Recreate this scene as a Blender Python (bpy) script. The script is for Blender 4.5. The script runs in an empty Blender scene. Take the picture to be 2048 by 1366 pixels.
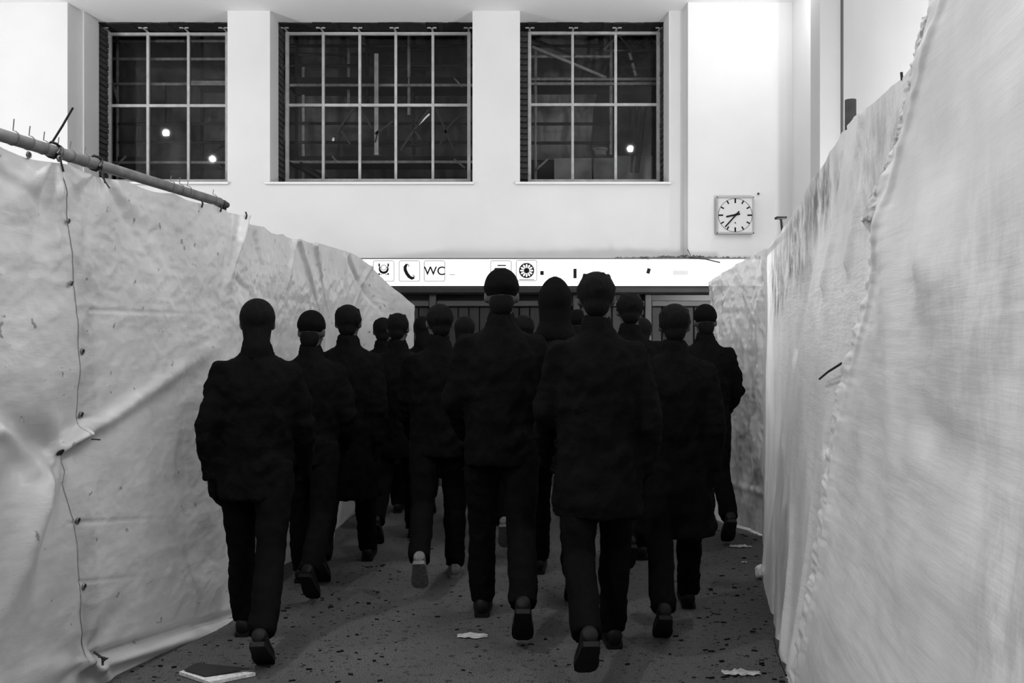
import bpy, bmesh, math, random
import numpy as np
from mathutils import Vector, Matrix, Euler

random.seed(7)
scene = bpy.context.scene
C = scene.collection
PI = math.pi

# ------------------------------------------------------------------ camera
F = 1900.0                       # focal length in pixels of the 2048 x 1366 frame
CAMZ = 1.52
cam_d = bpy.data.cameras.new('camera')
cam_d.sensor_width = 36.0
cam_d.lens = 36.0 * F / 2048.0
cam_d.clip_start = 0.05
cam = bpy.data.objects.new('camera', cam_d)
cam.location = (0, 0, CAMZ)
cam.rotation_euler = (PI / 2, 0, 0)
C.objects.link(cam)
scene.camera = cam

# ------------------------------------------------------------------ world, exposure
world = bpy.data.worlds.new('night')
scene.world = world
world.use_nodes = True
world.node_tree.nodes['Background'].inputs[0].default_value = (0.01, 0.01, 0.01, 1)
world.node_tree.nodes['Background'].inputs[1].default_value = 1.0
scene.view_settings.view_transform = 'Standard'
scene.view_settings.look = 'None'
scene.view_settings.gamma = 1.0
scene.view_settings.use_curve_mapping = False
scene.view_settings.exposure = 0.15
cy = scene.cycles
cy.adaptive_threshold = 0.02; cy.sample_clamp_indirect = 4.0
cy.max_bounces = 4; cy.diffuse_bounces = 3; cy.glossy_bounces = 2; cy.transmission_bounces = 2; cy.transparent_max_bounces = 6
cy.caustics_reflective = False; cy.caustics_refractive = False

# hall lamps (built further down as luminaires): x, y, z, watts
LAMPS = [
    (-6.60, 9.4, 4.6, 32), (-6.60, 7.2, 5.5, 115), (-6.53, 4.6, 5.5, 115), (-6.5, 2.0, 5.5, 115), (-6.5, -0.8, 5.5, 115),
    (2.9, 10.3, 5.42, 34), (2.44, 5.7, 5.5, 100), (2.44, 2.2, 5.25, 115), (2.44, -1.3, 5.5, 115),
    (-1.9, 3.2, 4.6, 190), (-1.9, -0.6, 4.6, 190),  # middle row: added out of view to brighten the right tarpaulin
]
FILL_LIGHTS = [(-6.2, 7.5, 2.0, 340), (2.8, 6.9, 2.0, 260)]      # watts; added unseen behind the fences to brighten wall and ceiling

# ------------------------------------------------------------------ helpers
def pix(px, py, Y):
    return Vector(((px - 1024.0) / F * Y, Y, CAMZ + (683.0 - py) / F * Y))

def tag(o, label=None, cat=None, group=None, kind=None):
    if label: o['label'] = label
    if cat: o['category'] = cat
    if group: o['group'] = group
    if kind: o['kind'] = kind
    return o

def empty(name, loc=(0, 0, 0), rz=0.0):
    o = bpy.data.objects.new(name, None)
    o.empty_display_size = 0.1
    o.location = loc
    o.rotation_euler = (0, 0, rz)
    C.objects.link(o)
    return o

def link_mesh(name, me, m=None, parent=None, world_coords=True):
    o = bpy.data.objects.new(name, me)
    C.objects.link(o)
    if m is not None and len(me.materials) == 0:
        me.materials.append(m)
    if parent is not None:
        o.parent = parent
        if world_coords:
            mw = Matrix.LocRotScale(parent.location, parent.rotation_euler, parent.scale)
            if parent.parent is not None:
                p = parent.parent
                mw = Matrix.LocRotScale(p.location, p.rotation_euler, p.scale) @ p_inv(parent) @ mw
            o.matrix_parent_inverse = mw.inverted()
    return o

def p_inv(o):
    return o.matrix_parent_inverse.copy()

def obj(name, bm, m, parent=None, smooth=False):
    """bmesh in world coordinates -> one mesh object"""
    me = bpy.data.meshes.new(name)
    bmesh.ops.recalc_face_normals(bm, faces=bm.faces)
    bm.to_mesh(me)
    bm.free()
    if smooth:
        for p in me.polygons: p.use_smooth = True
    return link_mesh(name, me, m, parent)

def B():
    return bmesh.new()

def bx(bm, x0, x1, y0, y1, z0, z1, bev=0.0):
    vs = [bm.verts.new(v) for v in ((x0,y0,z0),(x1,y0,z0),(x1,y1,z0),(x0,y1,z0),(x0,y0,z1),(x1,y0,z1),(x1,y1,z1),(x0,y1,z1))]
    fs = [bm.faces.new([vs[i] for i in f]) for f in ((0,3,2,1),(4,5,6,7),(0,1,5,4),(1,2,6,5),(2,3,7,6),(3,0,4,7))]
    if bev > 0:
        es = set()
        for f in fs: es.update(f.edges)
        bmesh.ops.bevel(bm, geom=list(es), offset=bev, segments=1, affect='EDGES')
    return bm

def frame_of(d):
    d = d.normalized()
    up = Vector((0, 0, 1)) if abs(d.z) < 0.9 else Vector((1, 0, 0))
    a = d.cross(up).normalized()
    b = a.cross(d).normalized()
    return a, b

def tube(bm, pts, rad, seg=10):
    """capped tube through points, rad scalar or list (scalars or (ra, rb))"""
    pts = [Vector(p) for p in pts]
    n = len(pts)
    rings = []
    a = b = None
    for i, p in enumerate(pts):
        d = (pts[min(i+1, n-1)] - pts[max(i-1, 0)])
        if a is None: a, b = frame_of(d)
        else:
            d = d.normalized()
            a = (a - d * a.dot(d)).normalized()
            b = a.cross(d).normalized()
        r = rad[i] if isinstance(rad, (list, tuple)) else rad
        ra, rb = r if isinstance(r, (list, tuple)) else (r, r)
        rings.append([bm.verts.new(p + a * ra * math.cos(2*PI*k/seg) + b * rb * math.sin(2*PI*k/seg)) for k in range(seg)])
    for i in range(n-1):
        for k in range(seg):
            bm.faces.new((rings[i][k], rings[i][(k+1) % seg], rings[i+1][(k+1) % seg], rings[i+1][k]))
    bm.faces.new(rings[0][::-1]); bm.faces.new(rings[-1])
    return bm

def bar(bm, p0, p1, w, t, wdir=None):
    """rectangular bar from p0 to p1; w across (in x-z plane by default), t in y"""
    p0 = Vector(p0); p1 = Vector(p1)
    d = (p1 - p0).normalized()
    y = Vector((0, 1, 0)) if wdir is None else Vector(wdir)
    a = d.cross(y).normalized()
    y = a.cross(d).normalized()
    vs = []
    for p in (p0, p1):
        for s, u in ((-1,-1),(1,-1),(1,1),(-1,1)):
            vs.append(bm.verts.new(p + a*s*w/2 + y*u*t/2))
    for f in ((0,1,2,3),(7,6,5,4),(0,4,5,1),(1,5,6,2),(2,6,7,3),(3,7,4,0)):
        bm.faces.new([vs[i] for i in f])
    return bm

def ellipsoid(bm, c, r, rot=None, u=20, v=12):
    m = Matrix.Translation(Vector(c))
    if rot is not None: m = m @ rot.to_4x4()
    m = m @ Matrix.Diagonal((r[0], r[1], r[2], 1))
    bmesh.ops.create_uvsphere(bm, u_segments=u, v_segments=v, radius=1.0, matrix=m)
    return bm

def lump(bm, c, r):
    """small irregular eight-sided crumb"""
    c = Vector(c); j = lambda: random.uniform(.7, 1.15)
    ring = [bm.verts.new(c + Vector((r[0]*j()*math.cos(k*PI/3), r[1]*j()*math.sin(k*PI/3), -r[2]*.4))) for k in range(6)]
    t = bm.verts.new(c + Vector((0, 0, r[2]*j())))
    for k in range(6): bm.faces.new((ring[k], ring[(k+1) % 6], t))
    bm.faces.new(ring[::-1])

def lathe(bm, prof, c, seg=24, axis='z'):
    rings = []
    for r, h in prof:
        ring = []
        for k in range(seg):
            a = 2*PI*k/seg
            if axis == 'z': v = Vector((r*math.cos(a), r*math.sin(a), h))
            else: v = Vector((r*math.cos(a), h, r*math.sin(a)))
            ring.append(bm.verts.new(Vector(c) + v))
        rings.append(ring)
    for i in range(len(rings)-1):
        for k in range(seg):
            bm.faces.new((rings[i][k], rings[i][(k+1)%seg], rings[i+1][(k+1)%seg], rings[i+1][k]))
    bm.faces.new(rings[0][::-1]); bm.faces.new(rings[-1])
    return bm

# numpy gradient noise
_rs = np.random.RandomState(11)
_perm = _rs.permutation(512)
_ga = _rs.rand(512) * 2 * PI
def noise2(x, y, seed=0):
    x = np.asarray(x, float) + seed*17.37; y = np.asarray(y, float) + seed*9.11
    xi = np.floor(x).astype(int); yi = np.floor(y).astype(int)
    xf = x - xi; yf = y - yi
    u = xf*xf*xf*(xf*(xf*6-15)+10); v = yf*yf*yf*(yf*(yf*6-15)+10)
    def g(ix, iy, dx, dy):
        h = _perm[(_perm[ix & 511] + iy) & 511]
        a = _ga[h]
        return np.cos(a)*dx + np.sin(a)*dy
    n00 = g(xi, yi, xf, yf); n10 = g(xi+1, yi, xf-1, yf)
    n01 = g(xi, yi+1, xf, yf-1); n11 = g(xi+1, yi+1, xf-1, yf-1)
    return (n00*(1-u)+n10*u)*(1-v) + (n01*(1-u)+n11*u)*v
def fbm(x, y, o=4, seed=0):
    s = 0; a = 1.0; f = 1.0
    for i in range(o):
        s = s + a*noise2(x*f, y*f, seed+i*3); a *= 0.5; f *= 2.03
    return s
def crumple(x, y, o=3, seed=0):
    """sharp-creased folds"""
    s = 0; a = 1.0; f = 1.0
    for i in range(o):
        s = s + a*(1-2*np.abs(noise2(x*f, y*f, seed+i*5))*1.6); a *= 0.5; f *= 2.1
    return s

# ------------------------------------------------------------------ materials (all grey: the photograph is black and white)
def mat(name, v, rough=0.6, spec=0.4, var=0.0, scale=8.0, bump=0.0, bscale=40.0, metal=0.0, stretch=(1,1,1)):
    m = bpy.data.materials.new(name); m.use_nodes = True
    nt = m.node_tree; p = nt.nodes['Principled BSDF']
    p.inputs['Base Color'].default_value = (v, v, v, 1)
    p.inputs['Roughness'].default_value = rough
    p.inputs['Specular IOR Level'].default_value = spec
    p.inputs['Metallic'].default_value = metal
    tc = nt.nodes.new('ShaderNodeTexCoord'); mp = nt.nodes.new('ShaderNodeMapping')
    mp.inputs['Scale'].default_value = stretch
    nt.links.new(tc.outputs['Object'], mp.inputs['Vector'])
    if var > 0:
        n = nt.nodes.new('ShaderNodeTexNoise'); n.inputs['Scale'].default_value = scale; n.inputs['Detail'].default_value = 3
        nt.links.new(mp.outputs[0], n.inputs['Vector'])
        r = nt.nodes.new('ShaderNodeValToRGB')
        lo, hi = v*(1-var), min(1, v*(1+var))
        r.color_ramp.elements[0].position = 0.3; r.color_ramp.elements[0].color = (lo, lo, lo, 1)
        r.color_ramp.elements[1].position = 0.7; r.color_ramp.elements[1].color = (hi, hi, hi, 1)
        nt.links.new(n.outputs['Fac'], r.inputs[0]); nt.links.new(r.outputs[0], p.inputs['Base Color'])
    if bump > 0:
        n = nt.nodes.new('ShaderNodeTexNoise'); n.inputs['Scale'].default_value = bscale; n.inputs['Detail'].default_value = 2
        nt.links.new(mp.outputs[0], n.inputs['Vector'])
        bp = nt.nodes.new('ShaderNodeBump'); bp.inputs['Strength'].default_value = bump; bp.inputs['Distance'].default_value = 0.01
        nt.links.new(n.outputs['Fac'], bp.inputs['Height']); nt.links.new(bp.outputs[0], p.inputs['Normal'])
    return m

def emis(name, v, strength):
    m = bpy.data.materials.new(name); m.use_nodes = True
    nt = m.node_tree; nt.nodes.remove(nt.nodes['Principled BSDF'])
    e = nt.nodes.new('ShaderNodeEmission'); e.inputs[0].default_value = (v, v, v, 1); e.inputs[1].default_value = strength
    nt.links.new(e.outputs[0], nt.nodes['Material Output'].inputs[0])
    return m

M = {}
M['plaster'] = mat('white_plaster', 0.66, 0.85, 0.2, 0.03, 1.5)
M['ceiling'] = mat('ceiling_paint', 0.92, 0.9, 0.2)
M['brick'] = mat('dark_brick', 0.05, 0.9, 0.2, 0.4, 25, 0.6, 60)
M['mortar'] = mat('mortar', 0.03, 0.95, 0.1, 0.3, 30)
M['pilaster'] = mat('pilaster_shade_grey', 0.46, 0.85, 0.2, 0.03, 2)  # darker than the wall plaster: shade put into the pilaster's colour
M['hall'] = mat('grey_hall_paint', 0.30, 0.85, 0.2)
M['hall_ceiling'] = mat('grey_hall_ceiling', 0.45, 0.85, 0.2)
M['steel'] = mat('painted_window_steel', 0.42, 0.5, 0.4, 0.15, 12)
M['sill'] = mat('sill_sheet', 0.75, 0.5, 0.4)
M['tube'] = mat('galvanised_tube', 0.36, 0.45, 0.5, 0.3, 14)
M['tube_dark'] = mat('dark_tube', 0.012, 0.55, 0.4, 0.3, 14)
M['rail'] = mat('fence_tube', 0.16, 0.5, 0.5, 0.3, 18)
M['post_dark'] = mat('dark_post', 0.03, 0.7, 0.3, 0.3, 20)
M['plank'] = mat('scaffold_plank', 0.02, 0.8, 0.2, 0.4, 9)
M['batten'] = mat('pale_batten', 0.55, 0.7, 0.3, 0.2, 9)
M['hoarding'] = mat('pale_boarding', 0.48, 0.8, 0.2, 0.25, 4)
M['black'] = mat('black_plastic', 0.008, 0.5, 0.4)
M['tape'] = mat('dark_tape', 0.015, 0.6, 0.3)
M['tape_pale'] = mat('pale_tape', 0.5, 0.6, 0.3)
M['kiosk'] = mat('kiosk_panel', 0.012, 0.6, 0.3, 0.25, 6)
M['kiosk_frame'] = mat('kiosk_frame', 0.03, 0.5, 0.4, 0.2, 10)
M['kiosk_void'] = mat('kiosk_glass', 0.006, 0.35, 0.3)
M['sign_face'] = emis('backlit_sign_face', 1.0, 1.35)
M['sign_body'] = mat('sign_housing', 0.05, 0.5, 0.4)
M['sign_line'] = mat('sign_outline', 0.10, 0.6, 0.2)
M['ink'] = mat('sign_ink', 0.008, 0.7, 0.1)
M['clock_case'] = mat('clock_case', 0.36, 0.45, 0.4)
M['clock_face'] = mat('clock_face', 0.58, 0.5, 0.3)
M['metal'] = mat('grommet_metal', 0.25, 0.35, 0.5, 0.3, 60, metal=0.7)
M['debris'] = mat('rubble', 0.12, 0.95, 0.1, 0.6, 20, 0.8, 50)
M['chip'] = mat('dark_chips', 0.01, 0.9, 0.1, 0.3, 30)
M['paper'] = mat('scrap_paper', 0.42, 0.8, 0.2, 0.4, 20)
M['cover'] = mat('booklet_cover', 0.02, 0.5, 0.3)
M['pages'] = mat('booklet_pages', 0.62, 0.8, 0.2, 0.3, 60)
M['cloth'] = mat('black_cloth', 0.004, 0.95, 0.05, 0.2, 12, 0.4, 60)
M['trouser'] = mat('black_denim', 0.004, 0.95, 0.05, 0.2, 20, 0.3, 90)
M['hair'] = mat('dark_hair', 0.004, 0.8, 0.08, 0.2, 60, 0.5, 120, stretch=(1,1,0.2))
M['skin'] = mat('skin', 0.05, 0.6, 0.3, 0.08, 20)
M['shoe'] = mat('black_shoe', 0.006, 0.6, 0.2)
M['shoe_pale'] = mat('pale_sneaker', 0.16, 0.7, 0.2, 0.3, 40)
M['backcloth'] = mat('grey_building_sheet', 0.12, 0.6, 0.4, 0.5, 2.5, 0.6, 9)
M['backcloth_pale'] = mat('pale_building_sheet', 0.28, 0.6, 0.4, 0.35, 2.0, 0.5, 9)

def floor_mat():
    m = bpy.data.materials.new('gritty_asphalt'); m.use_nodes = True
    nt = m.node_tree; p = nt.nodes['Principled BSDF']; N = nt.nodes.new; L = nt.links.new
    p.inputs['Roughness'].default_value = 0.8; p.inputs['Specular IOR Level'].default_value = 0.25
    tc = N('ShaderNodeTexCoord')
    n1 = N('ShaderNodeTexNoise'); n1.inputs['Scale'].default_value = 1.1; n1.inputs['Detail'].default_value = 4
    n2 = N('ShaderNodeTexNoise'); n2.inputs['Scale'].default_value = 140; n2.inputs['Detail'].default_value = 3
    n3 = N('ShaderNodeTexNoise'); n3.inputs['Scale'].default_value = 26; n3.inputs['Detail'].default_value = 4
    for n in (n1, n2, n3): L(tc.outputs['Object'], n.inputs['Vector'])
    r1 = N('ShaderNodeValToRGB'); r1.color_ramp.elements[0].position = .3; r1.color_ramp.elements[1].position = .7
    r1.color_ramp.elements[0].color = (.085,)*3 + (1,); r1.color_ramp.elements[1].color = (.13,)*3 + (1,)
    L(n1.outputs['Fac'], r1.inputs[0])
    r2 = N('ShaderNodeValToRGB'); r2.color_ramp.elements[0].position = .36; r2.color_ramp.elements[1].position = .62
    r2.color_ramp.elements[0].color = (.35,)*3 + (1,); r2.color_ramp.elements[1].color = (1.15,)*3 + (1,)
    L(n2.outputs['Fac'], r2.inputs[0])
    r3 = N('ShaderNodeValToRGB'); r3.color_ramp.elements[0].position = .34; r3.color_ramp.elements[1].position = .42
    r3.color_ramp.elements[0].color = (.4,)*3 + (1,); r3.color_ramp.elements[1].color = (1,)*3 + (1,)
    L(n3.outputs['Fac'], r3.inputs[0])
    a = N('ShaderNodeMix'); a.data_type = 'RGBA'; a.blend_type = 'MULTIPLY'; a.inputs[0].default_value = 1
    L(r1.outputs[0], a.inputs[6]); L(r2.outputs[0], a.inputs[7])
    b = N('ShaderNodeMix'); b.data_type = 'RGBA'; b.blend_type = 'MULTIPLY'; b.inputs[0].default_value = 1
    L(a.outputs[2], b.inputs[6]); L(r3.outputs[0], b.inputs[7])
    L(b.outputs[2], p.inputs['Base Color'])
    bp = N('ShaderNodeBump'); bp.inputs['Strength'].default_value = .6; bp.inputs['Distance'].default_value = .004
    L(n2.outputs['Fac'], bp.inputs['Height']); L(bp.outputs[0], p.inputs['Normal'])
    return m
M['floor'] = floor_mat()

def tarp_mat(name, v, trans=0.25, rough=0.42, spots=0.0, smudge=None, wr=(1.0, 6.0, 14.0), wrs=0.35):
    """woven plastic sheeting: diffuse + translucent + soft gloss, fine wrinkles in the bump, dirt marks in the colour"""
    m = bpy.data.materials.new(name); m.use_nodes = True
    nt = m.node_tree; p = nt.nodes['Principled BSDF']; N = nt.nodes.new; L = nt.links.new
    p.inputs['Roughness'].default_value = rough; p.inputs['Specular IOR Level'].default_value = 0.45
    tc = N('ShaderNodeTexCoord')
    mp = N('ShaderNodeMapping'); mp.inputs['Scale'].default_value = wr
    L(tc.outputs['Object'], mp.inputs['Vector'])
    w1 = N('ShaderNodeTexNoise'); w1.inputs['Scale'].default_value = 2.2; w1.inputs['Detail'].default_value = 4; w1.inputs['Roughness'].default_value = .62
    L(mp.outputs[0], w1.inputs['Vector'])
    w2 = N('ShaderNodeTexNoise'); w2.inputs['Scale'].default_value = 7; w2.inputs['Detail'].default_value = 3; w2.inputs['Distortion'].default_value = 1.2
    L(tc.outputs['Object'], w2.inputs['Vector'])
    # base colour: soft clouding of the weave
    n0 = N('ShaderNodeTexNoise'); n0.inputs['Scale'].default_value = 2.4; n0.inputs['Detail'].default_value = 4
    L(tc.outputs['Object'], n0.inputs['Vector'])
    r0 = N('ShaderNodeValToRGB'); r0.color_ramp.elements[0].position = .3; r0.color_ramp.elements[1].position = .7
    r0.color_ramp.elements[0].color = (v*.84,)*3 + (1,); r0.color_ramp.elements[1].color = (min(1, v*1.08),)*3 + (1,)
    L(n0.outputs['Fac'], r0.inputs[0])
    col = r0.outputs[0]
    if spots > 0:      # small dark splashes
        s = N('ShaderNodeTexNoise'); s.inputs['Scale'].default_value = 16; s.inputs['Detail'].default_value = 3
        L(tc.outputs['Object'], s.inputs['Vector'])
        rs = N('ShaderNodeValToRGB'); rs.color_ramp.elements[0].position = .27; rs.color_ramp.elements[1].position = .31
        rs.color_ramp.elements[0].color = (1-spots,)*3 + (1,); rs.color_ramp.elements[1].color = (1,)*3 + (1,)
        L(s.outputs['Fac'], rs.inputs[0])
        mx = N('ShaderNodeMix'); mx.data_type = 'RGBA'; mx.blend_type = 'MULTIPLY'; mx.inputs[0].default_value = 1
        L(col, mx.inputs[6]); L(rs.outputs[0], mx.inputs[7]); col = mx.outputs[2]
    if smudge:         # grey grime rubbed into a patch: list of (centre, radii, strength)
        sn = N('ShaderNodeTexNoise'); sn.inputs['Scale'].default_value = 5.5; sn.inputs['Detail'].default_value = 5; sn.inputs['Roughness'].default_value = .7
        mp2 = N('ShaderNodeMapping'); mp2.inputs['Scale'].default_value = (1, 1.6, 0.8)
        L(tc.outputs['Object'], mp2.inputs['Vector']); L(mp2.outputs[0], sn.inputs['Vector'])
        rn = N('ShaderNodeValToRGB'); rn.color_ramp.elements[0].position = .41; rn.color_ramp.elements[1].position = .60
        L(sn.outputs['Fac'], rn.inputs[0])
        for c, r, k in smudge:
            sb = N('ShaderNodeVectorMath'); sb.operation = 'SUBTRACT'; sb.inputs[1].default_value = c
            L(tc.outputs['Object'], sb.inputs[0])
            dv = N('ShaderNodeVectorMath'); dv.operation = 'DIVIDE'; dv.inputs[1].default_value = r
            L(sb.outputs[0], dv.inputs[0])
            ln = N('ShaderNodeVectorMath'); ln.operation = 'LENGTH'; L(dv.outputs[0], ln.inputs[0])
            mr = N('ShaderNodeMapRange'); mr.interpolation_type = 'SMOOTHSTEP'
            mr.inputs[1].default_value = 1.0; mr.inputs[2].default_value = 0.2; mr.inputs[3].default_value = 0; mr.inputs[4].default_value = k
            L(ln.outputs['Value'], mr.inputs[0])
            mu = N('ShaderNodeMath'); mu.operation = 'MULTIPLY'; L(mr.outputs[0], mu.inputs[0]); L(rn.outputs[0], mu.inputs[1])
            mx = N('ShaderNodeMix'); mx.data_type = 'RGBA'; L(mu.outputs[0], mx.inputs[0]); L(col, mx.inputs[6])
            mx.inputs[7].default_value = (.10, .10, .10, 1); col = mx.outputs[2]
    L(col, p.inputs['Base Color'])
    ad = N('ShaderNodeMath'); ad.operation = 'MULTIPLY_ADD'; ad.inputs[1].default_value = .5
    L(w2.outputs['Fac'], ad.inputs[0]); L(w1.outputs['Fac'], ad.inputs[2])
    bp = N('ShaderNodeBump'); bp.inputs['Strength'].default_value = wrs; bp.inputs['Distance'].default_value = .02
    L(ad.outputs[0], bp.inputs['Height']); L(bp.outputs[0], p.inputs['Normal'])
    tr = N('ShaderNodeBsdfTranslucent'); L(col, tr.inputs[0]); L(bp.outputs[0], tr.inputs['Normal'])
    ms = N('ShaderNodeMixShader'); ms.inputs[0].default_value = trans
    L(p.outputs[0], ms.inputs[1]); L(tr.outputs[0], ms.inputs[2])
    L(ms.outputs[0], nt.nodes['Material Output'].inputs[0])
    return m
M['tarp_left'] = tarp_mat('white_tarp_left', .58, .07, .34, spots=.55, wr=(1, 1.4, 5), wrs=.26)
M['tarp_right'] = tarp_mat('white_tarp_right', .72, .07, wr=(1, 1.2, 9), wrs=.35,
    smudge=[((1.45, 4.5, 2.2), (.6, .8, .26), 1.0), ((1.6, 5.4, 2.05), (.6, 1.0, .36), 1.0), ((1.78, 6.4, 1.9), (.5, .9, .42), .95), ((1.25, 3.3, 1.35), (.4, .45, .35), .6), ((1.2, 3.1, 2.1), (.4, .9, .4), .45)])
M['tarp_near'] = tarp_mat('white_tarp_near', .72, .07, wr=(1, 0.7, 9), wrs=.16,
    smudge=[((1.05, 1.9, 1.55), (.5, .5, .5), .25), ((1.0, 1.7, 1.0), (.5, .4, .35), .3)])

def clear_mat():
    m = bpy.data.materials.new('crinkled_clear_film'); m.use_nodes = True
    nt = m.node_tree; p = nt.nodes['Principled BSDF']; N = nt.nodes.new; L = nt.links.new
    p.inputs['Base Color'].default_value = (.75, .75, .75, 1); p.inputs['Roughness'].default_value = .22; p.inputs['Specular IOR Level'].default_value = .8
    t = N('ShaderNodeBsdfTransparent'); t.inputs[0].default_value = (.9, .9, .9, 1)
    ms = N('ShaderNodeMixShader'); ms.inputs[0].default_value = .12
    L(p.outputs[0], ms.inputs[1]); L(t.outputs[0], ms.inputs[2]); L(ms.outputs[0], nt.nodes['Material Output'].inputs[0])
    return m
M['film'] = clear_mat()

def glass_mat():
    m = bpy.data.materials.new('window_glass'); m.use_nodes = True
    nt = m.node_tree; nt.nodes.remove(nt.nodes['Principled BSDF']); N = nt.nodes.new; L = nt.links.new
    t = N('ShaderNodeBsdfTransparent'); t.inputs[0].default_value = (.82, .82, .82, 1)
    g = N('ShaderNodeBsdfGlossy'); g.inputs['Roughness'].default_value = .02; g.inputs[0].default_value = (.9, .9, .9, 1)
    fr = N('ShaderNodeFresnel'); fr.inputs[0].default_value = 1.28
    ms = N('ShaderNodeMixShader'); L(fr.outputs[0], ms.inputs[0]); L(t.outputs[0], ms.inputs[1]); L(g.outputs[0], ms.inputs[2])
    L(ms.outputs[0], nt.nodes['Material Output'].inputs[0])
    return m
M['glass'] = glass_mat()

# ================================================================== THE SETTING
YW, YB, YG = 11.9, 12.33, 12.65       # plaster face, back edge of plaster reveal, window plane
YP = 11.6                             # proud side sections of the far wall
CEIL = 5.66
XL, XR = -7.3, 3.42
def xw(px, Y=YW): return (px - 1024.0) / F * Y
def zw(py, Y=YW): return CAMZ + (683.0 - py) / F * Y

bm = B(); bx(bm, -9, 5, -7, 16, -0.2, 0.0)
tag(obj('floor', bm, M['floor']), kind='structure')

SILL = zw(366)
openings = [(xw(168), xw(455)), (xw(540), xw(945)), (xw(1040), xw(1338))]
bm = B()
bx(bm, XL-.3, XR+.3, YW, YB, 0, SILL)
xs = [XL-.3] + [v for o in openings for v in o] + [XR+.3]
for i in range(0, len(xs), 2):
    bx(bm, xs[i], xs[i+1], YW, YB, SILL, CEIL)
bx(bm, XL-.3, xw(135, YP), YP, YW, 0, CEIL)               # left section, proud
bx(bm, xw(1376, YP), XR+.3, YP, YW, 0, CEIL)              # right section, proud
wall_far = tag(obj('wall_far', bm, M['plaster']), kind='structure')

# rough outer brickwork behind the plaster: mortar core, and bricks lining the jambs
bm = B()
bx(bm, XL-.3, XR+.3, YB, YG+.1, 0, SILL-.03)
xb = [XL-.3, xw(168)-.03, xw(455)+.12, xw(540)-.03, xw(945)+.12, xw(1040)-.02, xw(1338)+.03, XR+.3]
for i in range(0, len(xb), 2):
    bx(bm, xb[i], xb[i+1], YB+.002, YG+.1, SILL-.03, CEIL)
core = obj('brick_core', bm, M['mortar'], wall_far)
bmesh_brick = B(); bx(bmesh_brick, 0, .05, 0, .3, 0, .064, .006)
brick_me = bpy.data.meshes.new('brick'); bmesh_brick.to_mesh(brick_me); bmesh_brick.free()
brick_me.materials.append(M['brick'])
nb = int((CEIL - SILL) / .076)
for (x0, side) in ((xw(168)-.03, 1), (xw(540)-.03, 1), (xw(1338)+.03, -1)):
    for k in range(nb):
        o = bpy.data.objects.new('brick', brick_me); C.objects.link(o); o.parent = wall_far
        o.location = (x0 - .02 + random.uniform(-.006, .006) if side > 0 else x0 - .03 + random.uniform(-.006, .006),
                      YB + .004 + random.uniform(0, .01), SILL + .012 + k*.076)
bmesh_brick = B(); bx(bmesh_brick, 0, .105, 0, .05, 0, .064, .006)
header_me = bpy.data.meshes.new('header_brick'); bmesh_brick.to_mesh(header_me); bmesh_brick.free(); header_me.materials.append(M['brick'])
# nib of bricks closing the gap left of the third window
bm = B(); bx(bm, xw(1040)-.02, pix(1056, 0, YG).x, YG-.04, YG+.1, SILL-.03, CEIL); obj('brick_nib', bm, M['mortar'], wall_far)
for k in range(nb):
    o = bpy.data.objects.new('brick', header_me); C.objects.link(o); o.parent = wall_far
    o.location = (xw(1040)+.0 + random.uniform(-.004, .004), YG-.07 + random.uniform(-.004, .004), SILL + .012 + k*.076)

bm = B()
bx(bm, -8.2, 4.4, 10.9, YG+.12, CEIL, CEIL+.9)
ceiling = tag(obj('ceiling', bm, M['ceiling']), kind='structure')
bm = B(); bx(bm, -8.2, 4.4, -7, 10.9, 6.5, 6.7); obj('upper_ceiling', bm, M['hall_ceiling'], ceiling)

# rough dark lintel soffit over the windows (broken plaster edge)
bm = B()
for (a, b) in openings:
    x = a
    while x < b:
        w = random.uniform(.06, .16)
        h = .004 + random.uniform(0, .018)
        bx(bm, x, min(b, x+w), YB + random.uniform(-.02, .0), YG+.08, CEIL-h, CEIL+.01)
        x += w
obj('lintel_edge', bm, M['mortar'], ceiling)

# right side wall: far stretch, pilaster, near stretch
bm = B()
bx(bm, XR, XR+.3, 9.8, YP+.01, 0, CEIL+.8)
bx(bm, 3.30, XR+.3, -7, 9.5, 0, 6.5)
tag(obj('wall_right', bm, M['plaster']), kind='structure')
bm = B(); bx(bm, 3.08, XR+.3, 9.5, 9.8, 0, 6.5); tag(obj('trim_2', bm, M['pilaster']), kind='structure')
bm = B(); bx(bm, 3.285, 3.30, 9.46, 9.5, 0, 6.5); tag(obj('trim_1', bm, M['sign_line']), kind='structure')
bm = B(); bx(bm, XL-.3, XL, -7, YP+.01, 0, 6.5); tag(obj('wall_left', bm, M['hall']), kind='structure')
bm = B(); bx(bm, XL-.3, XR+.3, -7.3, -7, 0, 6.5); tag(obj('wall_back', bm, M['hall']), kind='structure')
# dark box added beyond the windows to keep world light out
bm = B()
bx(bm, XL-.3, XR+.3, 16.2, 16.4, 0, 8)
bx(bm, XL-.5, XL-.3, YG, 16.4, 0, 8); bx(bm, XR+.3, XR+.5, YG, 16.4, 0, 8); bx(bm, XL-.5, XR+.5, YG+.1, 16.4, 8, 8.2)
tag(obj('wall_light_block', bm, M['post_dark']), kind='structure')

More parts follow.
